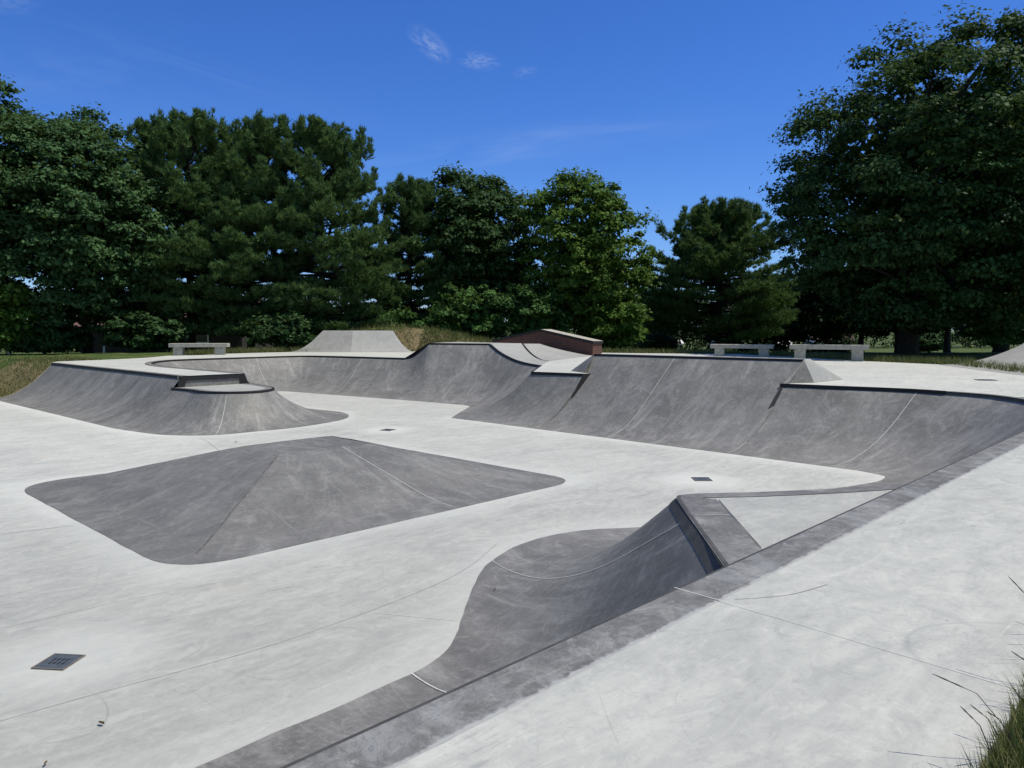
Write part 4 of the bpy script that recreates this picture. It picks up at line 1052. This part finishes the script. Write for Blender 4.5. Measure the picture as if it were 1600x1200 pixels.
car('parked_car', 'white car seen end on between the two right hand benches', 1222, 30.0, hd+math.radians(80), M['white'])
for i, (px, d, h, lab) in enumerate([(14, 14.6, .42, 'short white post in the grass at the left edge'), (163, 15.2, .36, 'short white post in the grass left of the left bench')]):
    t = thing('marker_post', lab, 'post', place(px, d), .3, 'white posts in the grass')
    boxes('post', [(-.045, .045, -.045, .045, -.1, h)], M['white'], t, .01); boxes('post_cap', [(-.055, .055, -.055, .055, h+.002, h+.03)], M['white'], t, .008)

# ------------------------------------------------------------------ sky, sun, camera
sc = bpy.context.scene
SUN_EL, SX, SY = math.radians(64), .63, -.777
w = bpy.data.worlds.new('World'); sc.world = w; w.use_nodes = True; nt = w.node_tree
bg = nt.nodes['Background']
sky = nt.nodes.new('ShaderNodeTexSky'); sky.sky_type = 'NISHITA'; sky.sun_disc = False
sky.sun_elevation = SUN_EL; sky.sun_rotation = math.atan2(SX, SY)
sky.air_density = 1.0; sky.dust_density = .25; sky.ozone_density = 3.2; sky.altitude = 100
# thin cirrus wisps high in the sky
tc = nt.nodes.new('ShaderNodeTexCoord').outputs['Generated']
def wisp(px, py, rx, ry, rot, strength, sc_=1.0):
    X, d, z = (px-800)/1200, 1.0, (509-py)/1200; u, v = xd(X, d); n = Vector((u, v, z)).normalized()
    e1 = Vector((-n.y, n.x, 0)).normalized(); e2 = n.cross(e1); ca, sa = math.cos(rot), math.sin(rot)
    a = -e1*ca + e2*sa; b = e1*sa + e2*ca
    def dot(vec):
        k = nt.nodes.new('ShaderNodeVectorMath'); k.operation = 'DOT_PRODUCT'; L(nt, tc, k.inputs[0]); k.inputs[1].default_value = vec; return k.outputs['Value']
    da = math_n(nt, 'MULTIPLY', dot(a), 1/rx); db = math_n(nt, 'MULTIPLY', dot(b), 1/ry)
    r2 = math_n(nt, 'ADD', math_n(nt, 'MULTIPLY', da, da), math_n(nt, 'MULTIPLY', db, db))
    fall = math_n(nt, 'MAXIMUM', math_n(nt, 'SUBTRACT', 1.0, r2), 0.0)
    front = math_n(nt, 'GREATER_THAN', dot(n), .5)
    cb = nt.nodes.new('ShaderNodeCombineXYZ'); L(nt, math_n(nt, 'MULTIPLY', da, .8), cb.inputs[0]); L(nt, math_n(nt, 'MULTIPLY', db, .95), cb.inputs[1]); cb.inputs[2].default_value = px*.01
    f = ramp(nt, noise_tex(nt, cb.outputs[0], 1.7*sc_, 7, .6, 2.0), [(.38, 0), (.75, 1)])
    return math_n(nt, 'MULTIPLY', math_n(nt, 'MULTIPLY', f, front), math_n(nt, 'MULTIPLY', math_n(nt, 'MULTIPLY', fall, fall), strength))
tot = None
for wv in (wisp(676, 84, .036, .017, -.62, .34), wisp(750, 108, .032, .013, -.1, .27), wisp(820, 124, .020, .009, .2, .15), wisp(840, 232, .30, .030, .12, .11, .6), wisp(180, 150, .24, .06, -.12, .05, .6), wisp(15, 10, .05, .02, 0, .2), wisp(330, 120, .3, .02, -.2, .03)):
    tot = wv if tot is None else math_n(nt, 'ADD', tot, wv)
hs = nt.nodes.new('ShaderNodeHueSaturation'); hs.inputs['Saturation'].default_value = 1.22; hs.inputs['Value'].default_value = 1.0
L(nt, sky.outputs[0], hs.inputs['Color'])
fw = nt.nodes.new('ShaderNodeVectorMath'); fw.operation = 'DOT_PRODUCT'; L(nt, tc, fw.inputs[0]); fw.inputs[1].default_value = (SA*.82, CA*.82, .57)
tone = ramp(nt, fw.outputs['Value'], [(.30, (.98, .98, .98)), (.72, (.57, .765, 1.22))])
blue = mix(nt, 1.0, hs.outputs[0], tone, 'MULTIPLY')
L(nt, mix(nt, tot, blue, (6.5, 7.2, 8.2)), bg.inputs['Color']); bg.inputs['Strength'].default_value = .115

sl = bpy.data.lights.new('sun', 'SUN'); sl.energy = 4.8; sl.angle = math.radians(.5); sl.color = (1, .958, .815)
so = bpy.data.objects.new('sun', sl); C.objects.link(so)
sd_ = Vector((SX*math.cos(SUN_EL), SY*math.cos(SUN_EL), math.sin(SUN_EL)))
so.rotation_euler = sd_.to_track_quat('Z', 'Y').to_euler(); so.location = (0, 0, 30)

cam = bpy.data.cameras.new('camera'); co = bpy.data.objects.new('camera', cam); C.objects.link(co)
cam.sensor_width = 36; cam.lens = 27.0; cam.clip_start = .05; cam.clip_end = 3000
co.location = (0, 0, U); co.rotation_euler = (math.pi/2-math.atan((600-509)/1200), 0, math.radians(-46))
sc.camera = co
sc.cycles.max_bounces = 5; sc.cycles.diffuse_bounces = 3; sc.cycles.glossy_bounces = 2; sc.cycles.transmission_bounces = 3; sc.cycles.transparent_max_bounces = 4
sc.view_settings.view_transform = 'Standard'; sc.view_settings.look = 'None'; sc.view_settings.exposure = 0; sc.view_settings.gamma = 1
